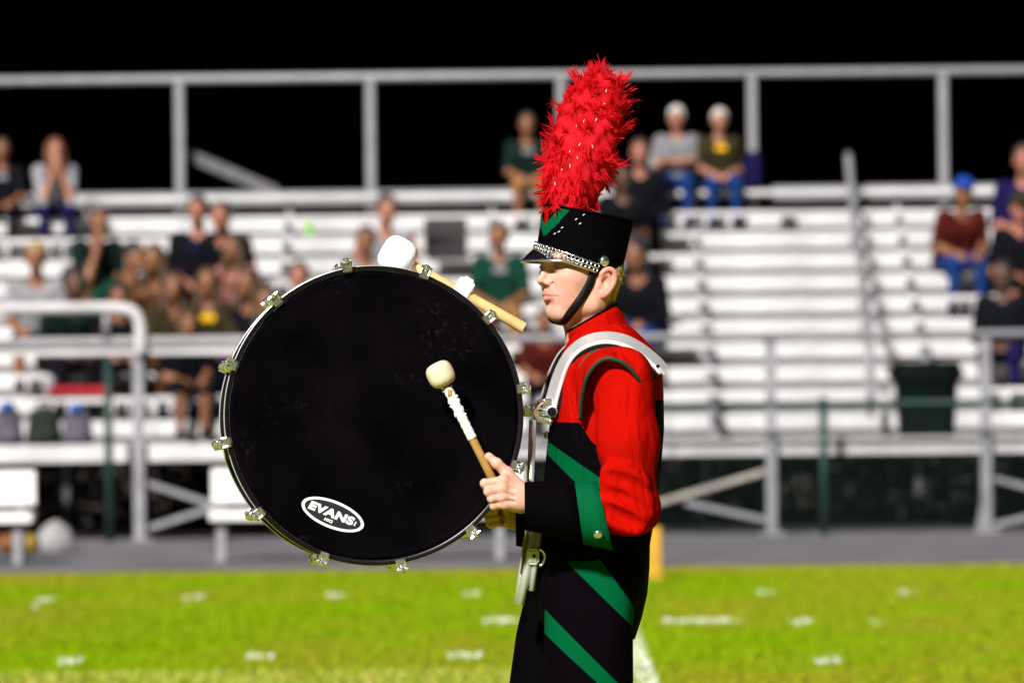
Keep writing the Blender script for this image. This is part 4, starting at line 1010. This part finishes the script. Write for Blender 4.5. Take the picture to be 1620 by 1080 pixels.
# buttons and chin strap
strap = mat('strap_leather', (0.004, 0.003, 0.004), 0.6, var=0.2, nscale=30, spec=0.2)
for s in (-1, 1):
    q = hat_ring(.06, .002, ang=np.array([fa + (-1.62 if s > 0 else 1.62)]))[0]
    if s < 0: q = D(955, 413, q[1])
    V, F = lathe([(.0098, 0), (.0112, .002), (.0108, .005), (.0085, .008), (.004, .0098), (0, .0102)], q, lat * (-s), 24); mk('side_button', V, F, chrome, ht)
key = [(.010, .078, .034), (.018, .075, -.003), (.030, .068, -.036), (.046, .052, -.066), (.055, .030, -.092), (.058, 0, -.100), (.055, -.030, -.092), (.046, -.052, -.066), (.030, -.068, -.036), (.018, -.075, -.003), (.010, -.078, .034)]
P = spline(key, 6)
for _ in range(25):
    g = hv.grad(P); P = P + g * np.clip(.0018 - hv.sample(P), -.006, .006)[:, None]; P[1:-1] = P[1:-1] * .6 + .2 * (P[:-2] + P[2:])
g = hv.grad(P); g = norm(g + .0)
V, F = ribbon(HW(P), g @ HMx.T, .0185, .0030); mk('chin_strap', V, F, strap, ht)
# green and red chevron on the front
def PX(P):
    d = np.asarray(P) - CAM; z = d @ fw; return np.stack([810 + FPX * (d @ rt) / z, 540 - FPX * (d @ up) / z], -1)
_tt = np.linspace(0.05, .97, 60); _an = np.linspace(math.pi * .98, math.pi * 2, 160); _G = np.array([hat_ring(t, .0022, ang=_an) for t in _tt]).reshape(-1, 3); _GP = PX(_G)
def on_hat(px, py): return _G[np.argmin(((_GP - (px, py)) ** 2).sum(1))]
def hat_patch(name, up_, lo_, m_):
    A_ = np.array([on_hat(*q) for q in spline(np.array([(*u, 0) for u in up_], float), 5)[:, :2]]); B_ = np.array([on_hat(*q) for q in spline(np.array([(*u, 0) for u in lo_], float), 5)[:, :2]])
    n = len(A_); V = np.concatenate([A_, B_]); return V, [[i, i + 1, n + i + 1, n + i] for i in range(n - 1)]
V, F = hat_patch('green', [(860, 357), (872, 344), (886, 330)], [(862, 374), (880, 356), (901, 333)], green_m); mk('green_chevron', V, F, green_m, ht)
V, F = hat_patch('red', [(862, 326), (864, 327), (868, 328)], [(861, 356), (863, 353), (868, 347)], red_m); mk('red_chevron', V, F, red_m, ht)
far_an = np.linspace(fa, fa - .62, 10)
A_ = np.array([hat_ring(.50 + .45 * k / 9, .0022, ang=np.array([a_]))[0] for k, a_ in enumerate(far_an)]); B_ = np.array([hat_ring(.30 + .45 * k / 9, .0022, ang=np.array([a_]))[0] for k, a_ in enumerate(far_an)])
mk('green_chevron', np.concatenate([A_, B_]), [[i + 1, i, 10 + i, 10 + i + 1] for i in range(9)], green_m, ht)
# plume: a soft core thickly set with feather barbs
PT = [(336, 897, 16), (322, 899, 28), (300, 904, 44), (275, 910, 48), (245, 917, 50), (210, 928, 50), (175, 938, 45), (152, 946, 38), (138, 952, 28), (130, 956, 14)]
feath = mat('red_feather', (0.80, 0.005, 0.012), 0.75, var=0.18, nscale=22, spec=0.12, trans=0.5, c2=(0.92, 0.022, 0.045))
def plume_at(py):
    cx, r_ = interp(PT, py); return D(cx, py, -.012), r_ / 750
core = Vol(D(840, 345, -.12), D(1010, 95, .12), .006)
pys = np.linspace(335, 131, 26)
for a, b_ in zip(pys[:-1], pys[1:]):
    c0, r0 = plume_at(a); c1, r1 = plume_at(b_); core.cap(c0, c1, max(.008, r0 * .86), max(.008, r1 * .86), .02)
V, F, _ = core.mesh(); cn = core.grad(V); V = V + cn * (.005 * np.sin(V[:, :1] * 210) * np.sin(V[:, 2:3] * 130 + V[:, 1:2] * 120))
plo = mk('plume', V, F, feath, ht)
FV = []; FF = []
def barb(st, d_, o_, L, w_):
    sd = norm(np.cross(d_, o_ + rng.normal(size=3) * .5)) * w_; cv = norm(np.cross(sd, d_)) * L * random.uniform(-.4, .4); b0 = len(FV)
    for u_, ww in ((0, .6), (.35, 1.0), (.7, .8)):
        p = st + d_ * L * u_ + cv * u_ * u_; FV.extend([p - sd * ww, p + sd * ww])
    FV.append(st + d_ * L + cv)
    for i in range(2): FF.append([b0 + 2 * i, b0 + 2 * i + 1, b0 + 2 * i + 3, b0 + 2 * i + 2])
    FF.append([b0 + 4, b0 + 5, b0 + 6])
for k in range(620):
    t = random.random() ** .95; py = 338 - 208 * t; c, r_ = plume_at(py); ax = norm(plume_at(py - 6)[0] - plume_at(py + 6)[0])
    a = random.random() * 6.283; e1 = norm(np.cross(ax, [0, 1, 0])); e2 = np.cross(ax, e1); o_ = e1 * math.cos(a) + e2 * math.sin(a)
    flow = random.uniform(-1.0, -.3) if t < .25 else (random.uniform(-.7, .9) if t < .6 else random.uniform(.3, 1.2))
    D0 = norm(o_ * random.uniform(.10, .50) + ax * flow + rng.normal(size=3) * .22); tn = norm(np.cross(D0, o_)); Lc = random.uniform(.022, .042) if k % 6 else random.uniform(.04, .058)
    st0 = c + o_ * r_ * random.uniform(.74, .92)
    for j in range(22):
        u_ = random.random(); sgn = random.choice((-1, 1)); st = st0 + D0 * Lc * u_ * .75 + rng.normal(size=3) * .0012
        d_ = norm(D0 + tn * sgn * random.uniform(.15, .75) + rng.normal(size=3) * .12); barb(st, d_, o_, Lc * random.uniform(.35, .6), random.uniform(.0006, .0016))
    barb(st0, D0, o_, Lc, .0022)
tag(mk('feather', np.array(FV), FF, feath, plo, smooth=False), kind='stuff')
TV = []; TF = []
for k in range(34):
    t = random.random() ** 1.3; py = 335 - 190 * t; c, r_ = plume_at(py); a = random.uniform(3.5, 5.9); e = np.array([math.cos(a), math.sin(a), 0]); p = c + e * r_ * random.uniform(.95, 1.12)
    d_ = norm(np.array([random.uniform(-.3, .5), -.2, random.uniform(.4, 1)])) * random.uniform(.002, .006); sd = np.array([.0011, -.0006, 0]); b0 = len(TV); TV += [p - d_, p + sd, p + d_, p - sd]; TF.append([b0, b0 + 1, b0 + 2, b0 + 3])
for x_, y_ in ((889, 360), (884, 366), (878, 370), (911, 346), (917, 353), (924, 340)):
    p = on_hat(x_, y_) + np.array([0, -.002, 0]); b0 = len(TV); TV += [p + (-.003, 0, -.002), p + (.0006, 0, -.001), p + (.003, 0, .002), p + (-.0006, 0, .001)]; TF.append([b0, b0 + 1, b0 + 2, b0 + 3])
tag(mk('tinsel', np.array(TV), TF, mat('silver_tinsel', (0.95, 0.93, 0.9), 0.35, 0.3), plo, smooth=False), kind='stuff')

# ------------------------------------------------------------------ the bass drum
dn = norm(np.array([math.sin(R(4.5)), -1.0, math.sin(R(1.0))])); du = norm(np.cross(np.array([0, 0, 1.0]), -dn)); du = norm(np.cross(dn, np.array([0, 0, 1.0]))) * -1
du = du if du[0] > 0 else -du
dv = np.cross(du, -dn); dv = dv if dv[2] > 0 else -dv
DC = D(592, 657, -0.18); RD = 0.3115; DEP = 0.36
def DP(a, b_, c=0.0): return DC + du * a + dv * b_ + dn * c      # right, up, towards the viewer's side
drm = empty('bass_drum', DP(0, -RD, -DEP / 2), 'large black marching bass drum with chrome tension claws, worn in front', 'drum')
lacq = mat('black_lacquer', (0.004, 0.003, 0.005), 0.3, var=0.2, nscale=12, spec=0.3)
film = mat('drum_film', (0.0006, 0.0004, 0.0008), 0.5, var=0.0, nscale=9, spec=0.012, c2=(0.0028, 0.002, 0.0034))
nt = film.node_tree; _b = nt.nodes['Principled BSDF']; _tc = nt.nodes.new('ShaderNodeTexCoord'); _n1 = nt.nodes.new('ShaderNodeTexNoise'); _n1.inputs['Scale'].default_value = 75; _n1.inputs['Detail'].default_value = 5; _n2 = nt.nodes.new('ShaderNodeTexNoise'); _n2.inputs['Scale'].default_value = 6.5
for _n in (_n1, _n2): nt.links.new(_tc.outputs['Object'], _n.inputs['Vector'])
_r1 = nt.nodes.new('ShaderNodeMapRange'); _r1.inputs[1].default_value = .55; _r1.inputs[2].default_value = .80; nt.links.new(_n1.outputs['Fac'], _r1.inputs[0])
_r2 = nt.nodes.new('ShaderNodeMapRange'); _r2.inputs[1].default_value = .56; _r2.inputs[2].default_value = .68; nt.links.new(_n2.outputs['Fac'], _r2.inputs[0])
_mm = nt.nodes.new('ShaderNodeMath'); _mm.operation = 'MULTIPLY'; nt.links.new(_r1.outputs[0], _mm.inputs[0]); nt.links.new(_r2.outputs[0], _mm.inputs[1])
_mx = nt.nodes.new('ShaderNodeMix'); _mx.data_type = 'RGBA'; nt.links.new(_mm.outputs[0], _mx.inputs[0]); nt.links.new(_b.inputs['Base Color'].links[0].from_socket, _mx.inputs[6]); _mx.inputs[7].default_value = (0.016, 0.014, 0.018, 1); nt.links.new(_mx.outputs[2], _b.inputs['Base Color'])
silver = mat('silver_wrap', (0.62, 0.62, 0.66), 0.32, 0.45, var=0.06, nscale=9)
V, F = lathe([(.296, -.012), (.298, -.03), (.298, -DEP + .03), (.296, -DEP + .012)], DC, dn, 128); mk('shell', V, F, silver, drm, auto=40)
for nm, z0, sg in (('near', 0, 1), ('far', -DEP, -1)):
    V, F = lathe([(.3015, -.010 * sg), (.3015, -.001 * sg), (.3035, 0), (.3095, 0), (RD, -.002 * sg), (RD, -.008 * sg), (RD, -.040 * sg), (.3015, -.040 * sg), (.3015, -.010 * sg)], DP(0, 0, z0), dn, 160)
    F = F[:-2]; hp_ = mk('hoop', V, F, lacq, drm, auto=35)
    V, F = lathe([(RD - .001, -.009 * sg), (RD + .0012, -.010 * sg), (RD + .0012, -.037 * sg), (RD - .001, -.038 * sg)], DP(0, 0, z0), dn, 160); F = F[:-2]; mk('hoop_inlay', V, F, silver, hp_, auto=35)
    V, F = lathe([(.3012, -.006 * sg), (.297, -.004 * sg), (.292, -.005 * sg), (.28, -.007 * sg), (.2, -.008 * sg), (.1, -.008 * sg), (.001, -.008 * sg)], DP(0, 0, z0), dn, 128); hd_ = mk('drum_head', V, F[:-2], film, drm)
    if sg > 0: near_head = hd_
# claws: local frame t (tangent), r (outward), n (towards the viewer)
cl_parts = [box((0, .0075, -.018), (.0135, .006, .022), None, .003), box((0, -.002, .0045), (.0135, .0105, .0042), None, .003)]
for s in (-1, 1):
    cl_parts.append(tube([(s * .0115, .0, .009), (s * .0115, .013, .008), (s * .0115, .016, -.002), (s * .0115, .015, -.036)], .0042, 8))
cl_parts.append(lathe([(.0, .012), (.006, .0115), (.0095, .008), (.0105, .002), (.0105, -.012), (.007, -.02)], (0, .020, -.004), (0, 0, 1), 14))
cV, cF = join(cl_parts); cV = cV * np.array([.78, .72, .8])
rV, rF = join([tube([(0, .0145, -.01), (0, .0145, -.10)], .0034, 8), tube([(-.012, .0145, .0085), (.012, .0145, .0085)], [.0032, .0032], 8), lathe([(0, .0), (.005, .001), (.005, .007), (0, .008)], (0, .0145, .006), (0, 0, 1), 10)])
lV, lF = join([box((0, -.002, -.118), (.011, .012, .026), None, .004), lathe([(0, .03), (.008, .027), (.0095, 0), (.008, -.027), (0, -.03)], (0, .010, -.118), (0, 0, 1), 10)])
cm_, rm_, lm_ = None, None, None
for far in (0, 1):
    for k in range(12):
        a = R(-9.7 + 30 * k); r_ = du * math.sin(a) + dv * math.cos(a); n_ = dn if not far else -dn; t_ = np.cross(r_, n_); p = DC + r_ * RD - dn * (DEP if far else 0)
        M4 = Matrix(((t_[0], r_[0], n_[0], p[0]), (t_[1], r_[1], n_[1], p[1]), (t_[2], r_[2], n_[2], p[2]), (0, 0, 0, 1)))
        if cm_ is None:
            o = mk('claw_hook', cV, cF, chrome, drm, auto=40); cm_ = o.data; o.matrix_basis = M4
            r2 = mk('tension_rod', rV, rF, chrome, auto=40); rm_ = r2.data; l2 = mk('lug', lV, lF, chrome, auto=40); lm_ = l2.data
        else:
            o = inst('claw_hook', cm_, drm, M4)
            r2 = inst('tension_rod', rm_, None, M4); l2 = inst('lug', lm_, None, M4)
        r2.matrix_basis = M4; l2.matrix_basis = M4; setp(r2, o); setp(l2, drm)
# printed maker's badge
lx, lz = (525 - 592) / 750 * .99, -(812 - 657) / 750 * .99; la = R(-22.5)
bx_ = du * math.cos(la) + dv * math.sin(la); by_ = -du * math.sin(la) + dv * math.cos(la); BC = DP(lx, lz, -.0073)
def badge(a, b_, off): return BC + bx_ * a + by_ * b_ + dn * off
a = np.linspace(0, 2 * np.pi, 72, endpoint=False)
o1 = np.array([badge(.0690 * math.cos(t), .0285 * math.sin(t), .0006) for t in a]); o2 = np.array([badge(.0625 * math.cos(t), .0232 * math.sin(t), .0006) for t in a])
ink = mat('white_print', (0.85, 0.85, 0.84), 0.5, var=0.04); navy_ink = mat('navy_print', (0.002, 0.001, 0.012), 0.5)
V = np.concatenate([o1, o2]); F = [[i, (i + 1) % 72, 72 + (i + 1) % 72, 72 + i] for i in range(72)]; mk('badge_ring', V, F, ink, near_head, smooth=False)
mk('badge_field', o2 - dn * .0001, [list(range(72))], navy_ink, near_head, smooth=False)
def lettering(txt, size, ox, oy, bold, shear, space=1.0, xs=1.0):
    cu = bpy.data.curves.new('txt', 'FONT'); cu.body = txt; cu.size = size; cu.align_x = 'CENTER'; cu.align_y = 'CENTER'; cu.offset = bold; cu.shear = shear; cu.space_character = space; cu.resolution_u = 4
    t = bpy.data.objects.new('txt', cu); col.objects.link(t); bpy.context.view_layer.update()
    me = t.evaluated_get(bpy.context.evaluated_depsgraph_get()).to_mesh()
    V = np.array([v.co[:] for v in me.vertices]); F = [list(p.vertices) for p in me.polygons]
    bpy.data.objects.remove(t)
    W_ = np.array([badge(ox + v[0] * xs, oy + v[1], .0011) for v in V]); o = mk('badge_lettering', W_, F, ink, near_head, smooth=False); return o
lettering('EVANS', .0225, -.0045, .0008, .0013, .10, 1.10, 1.36)
lettering('MX2', .0085, -.004, -.0150, .0003, .1, 1.0, 1.1)
lettering('i', .013, .0500, -.001, .0006, .1, 1.0, 1.2)

# ------------------------------------------------------------------ mallets
wood = mat('maple_stick', (0.62, 0.40, 0.15), 0.45, var=0.12, nscale=25, c2=(0.70, 0.50, 0.22)); wood2 = mat('worn_stick', (0.42, 0.23, 0.06), 0.5, var=0.2, nscale=25)
felt = mat('cream_felt', (0.72, 0.60, 0.42), 0.95, var=0.10, nscale=30, bump=0.22, bscale=420); fluff = mat('white_fleece', (0.9, 0.9, 0.88), 1.0, var=0.02, nscale=30, bump=0.3, bscale=300)
tape = mat('white_tape', (0.85, 0.85, 0.84), 0.5, var=0.06, nscale=60, bump=0.3, bscale=120)
def felt_head(c, ax, r_, h_, jit):
    prof = [(0, -h_)] + [(r_ * abs(math.cos(t)) ** .62, h_ * np.sign(math.sin(t)) * abs(math.sin(t)) ** .72) for t in np.linspace(-1.5, 1.5, 26)] + [(0, h_)]
    V, F = lathe(prof, (0, 0, 0), (0, 0, 1), 40); V = V * (1 + jit * (np.sin(V[:, :1] * 300) * np.sin(V[:, 1:2] * 310 + 1) * np.sin(V[:, 2:3] * 280 + 2))); return V @ rot_to(ax).T + c, F
YM = HY + .004
hc = D(697, 592, YM); end = D(806, 812, YM + .004); ax = norm(end - hc)
ml = empty('mallet', end, 'cream felt mallet gripped in the near hand before the drum', 'mallet')
V, F = felt_head(hc, ax, .0285, .026, .006); mk('mallet_head', V, F, felt, ml)
st = hc + ax * .018; V, F = tube([hc + ax * .01, st + ax * .08, end - ax * .004, end], [.0082, .0088, .0092, .0075], 18); mk('stick', V, F, wood2, ml, auto=50)
tp = [hc + ax * t for t in np.linspace(.030, .150, 26)]; V, F = tube(tp, [.0098 + .0009 * (i % 3 == 0) for i in range(26)], 18); twp = mk('tape_wrap', V, F, tape, ml)
fl = []
for k in range(16):
    t = random.uniform(.03, .10); q = hc + ax * t + np.array([random.choice((-1, 1)) * .010, -.003, 0]); fl.append(box(q, (.0022, .0015, .003), np.array(Euler((random.random(), random.random(), random.random() * 3)).to_matrix())))
V, F = join(fl); tag(mk('frayed_tape', V, F, tape, twp, smooth=False), kind='stuff')
wr = [hc + ax * t + np.array([0, -.0095, 0]) for t in (.043, .062)]; V, F = join([box(q, (.0045, .0018, .007), None, .001) for q in wr[:1]]); mk('bare_patch', V, F, wood2, ml, smooth=False)

YT = -.06
hc2 = D(629, 405, YT); e2 = D(829, 519, YT); ax2 = norm(e2 - hc2)
m2 = empty('mallet', e2, 'mallet with big white fleece head clipped on top of the drum', 'mallet')
V, F = felt_head(hc2, ax2, .040, .0375, .008); mk('mallet_head', V, F, fluff, m2)
V, F = tube([hc2 + ax2 * .02, hc2 + ax2 * .06, hc2 + ax2 * .16, e2 - ax2 * .003, e2], [.0085, .0088, .0110, .0125, .0115], 18); mk('stick', V, F, wood, m2, auto=50)
bc = D(733, 458, YT); bc = hc2 + ax2 * np.dot(bc - hc2, ax2); nr2 = norm(np.cross(ax2, np.array([0, 1.0, 0]))); nr2 = nr2 if nr2[2] > 0 else -nr2
MB_ = np.stack([ax2, np.cross(nr2, ax2), nr2], 1)
mc = empty('mallet_clip', bc - nr2 * .02, 'white block clip holding the fleece mallet on the drum shell', 'clip')
V, F = box(bc + nr2 * .006, (.0175, .016, .0235), MB_, .003); V = V + (rng.random(V.shape) - .5) * .0015; mk('clip_block', V, F, tape, mc, smooth=False)
V, F = box(bc + nr2 * .031, (.010, .008, .004), MB_, .002); V = V + (rng.random(V.shape) - .5) * .0015; mk('clip_tab', V, F, tape, mc, smooth=False)

# ------------------------------------------------------------------ carrier harness
ca_r = empty('drum_carrier', D(850, 955, -.02), 'silver metal shoulder carrier holding the bass drum', 'drum carrier')
padm = mat('black_padding', (0.004, 0.004, 0.005), 0.9, var=0.3, nscale=30, spec=0.15)
def strap_path(dx, ys):
    k_ = [(872, 655, .7), (878, 628, .75), (889, 592, .8), (903, 565, .9), (925, 546, 1), (955, 538, 1), (985, 542, 1), (1012, 556, 1), (1034, 574, 1), (1047, 588, 1)]
    return spline([D(x_ + dx, y_, ys * t) for x_, y_, t in k_], 6)
for s in (-1, 1):
    P = strap_path(0 if s < 0 else -9, s * .118); cen = D(965, 640, 0)
    out = norm((P - cen) * np.array([1, 0, 1])); P = P + np.array([0, s * .012, 0]) + out * .004; Nn = norm(out + np.array([0, s * .75, 0]))
    V, F = ribbon(P, Nn, .038, .0045); sp2 = mk('shoulder_strap', V, F, alum, ca_r, auto=40)
    T = norm(np.gradient(P, axis=0)); Nq = norm(Nn - T * np.sum(Nn * T, 1, keepdims=True)); Bq = np.cross(T, Nq); Bq = Bq * np.where(Bq[:, 1:2] * s > 0, 1, -1)
    V, F = tube(P + Bq * .0185 + Nq * .003, .0045, 8); mk('strap_edge', V, F, mat('white_enamel', (0.78, 0.78, 0.78), 0.35), sp2)
    V, F = ribbon(P + Bq * .006 - Nq * .012, Nn, .050, .0115); mk('strap_pad', V, F, padm, sp2)
    e = P[-1]; V, F = box(e - (.006, 0, -.002), (.014, .022, .004), np.array(Euler((0, R(50), 0)).to_matrix()), .0015); mk('strap_end', V, F, alum, ca_r, smooth=False)
    V, F = tube([e + (-.012, -.022, .010), e + (-.012, .022, .010)], .004, 8); mk('strap_bolt', V, F, chrome, ca_r)
# chest clamp
yc = -.09
V, F = join([tube([D(846, 650, yc), D(884, 652, yc)], .0125, 16), box(D(868, 637, yc), (.014, .016, .009), None, .003), tube([D(850, 662, yc - .012), D(873, 668, yc - .012)], .006, 10), tube(spline([D(858, 634, yc - .014), D(850, 640, yc - .018), D(846, 652, yc - .018), D(852, 664, yc - .014)], 5), .0062, 10)]); mk('clamp', V, F, chrome, ca_r, auto=40)
V, F = lathe([(.0115, -.01), (.0115, .03), (.0098, .031), (.0098, .012), (0, .012)], D(873, 651, yc), (0, -1, 0), 20); cs_ = mk('clamp_socket', V, F, alum, ca_r, auto=40)
V, F = lathe([(.0095, .0125), (.0095, .033), (.006, .034), (0, .034)], D(873, 651, yc), (0, -1, 0), 20); mk('dark_bore', V, F, padm, cs_, auto=40)  # black filler painted as the darkness inside the open tube end
for q in ((871, 666), (862, 634), (851, 640)):
    V, F = lathe([(.0048, 0), (.0048, .004), (.002, .006), (0, .006)], D(*q, yc - .016), (0, -1, 0), 8); mk('clamp_bolt', V, F, chrome, ca_r, auto=40)
V, F = join([tube([D(850, 650, yc), D(822, 650, yc)], .0065, 10), box(D(834, 650, yc), (.008, .010, .012), None, .003)]); mk('drum_hook', V, F, chrome, ca_r, auto=40)
V, F = tube([D(843, 664, yc), D(838, 800, yc), D(834, 900, yc)], .0078, 12); mk('spine_tube', V, F, alum, ca_r)
V, F = tube([D(843, 664, -yc), D(838, 800, -yc), D(834, 900, -yc)], .0078, 12); mk('spine_tube', V, F, alum, ca_r)
yl = -.115
V, F = tube([D(846, 838, yl), D(823, 956, yl)], .0088, 14); mk('lower_tube', V, F, alum, ca_r)
V, F = tube([D(835, 850, yl + .03), D(819, 955, yl + .03)], .0088, 14); mk('lower_tube', V, F, alum, ca_r)
V, F = tube([D(853, 838, yl), D(841, 934, yl)], .0066, 14); mk('lower_tube', V, F, alum, ca_r)
V, F = bar(D(845, 866, yl - .012), D(840, 892, yl - .012), .006, .026, (0, 1, 0), .002); V, F = box(D(843, 880, yl - .012), (.013, .004, .016), None, .006); br_ = mk('bracket', V, F, mat('white_enamel', (0.78, 0.78, 0.78), 0.35), ca_r, smooth=False)
V, F = lathe([(.0035, 0), (.0035, .003), (0, .004)], D(845, 879, yl - .016), (0, -1, 0), 10); mk('bracket_hole', V, F, padm, br_)  # small black stud drawn as the dark hole through the plate
P = spline([D(853, 868, yl - .01), D(860, 872, yl - .01), D(862, 880, yl - .01), D(858, 892, yl - .01), D(853, 894, yl - .01)], 5); V, F = tube(P, .0035, 8); mk('bracket_loop', V, F, chrome, ca_r)
V, F = box(D(836, 868, yl + .01), (.010, .012, .055), np.array(Euler((0, R(9), 0)).to_matrix()), .003); mk('height_block', V, F, mat('dark_bronze', (0.10, 0.085, 0.05), 0.35, 0.6), ca_r, smooth=False)
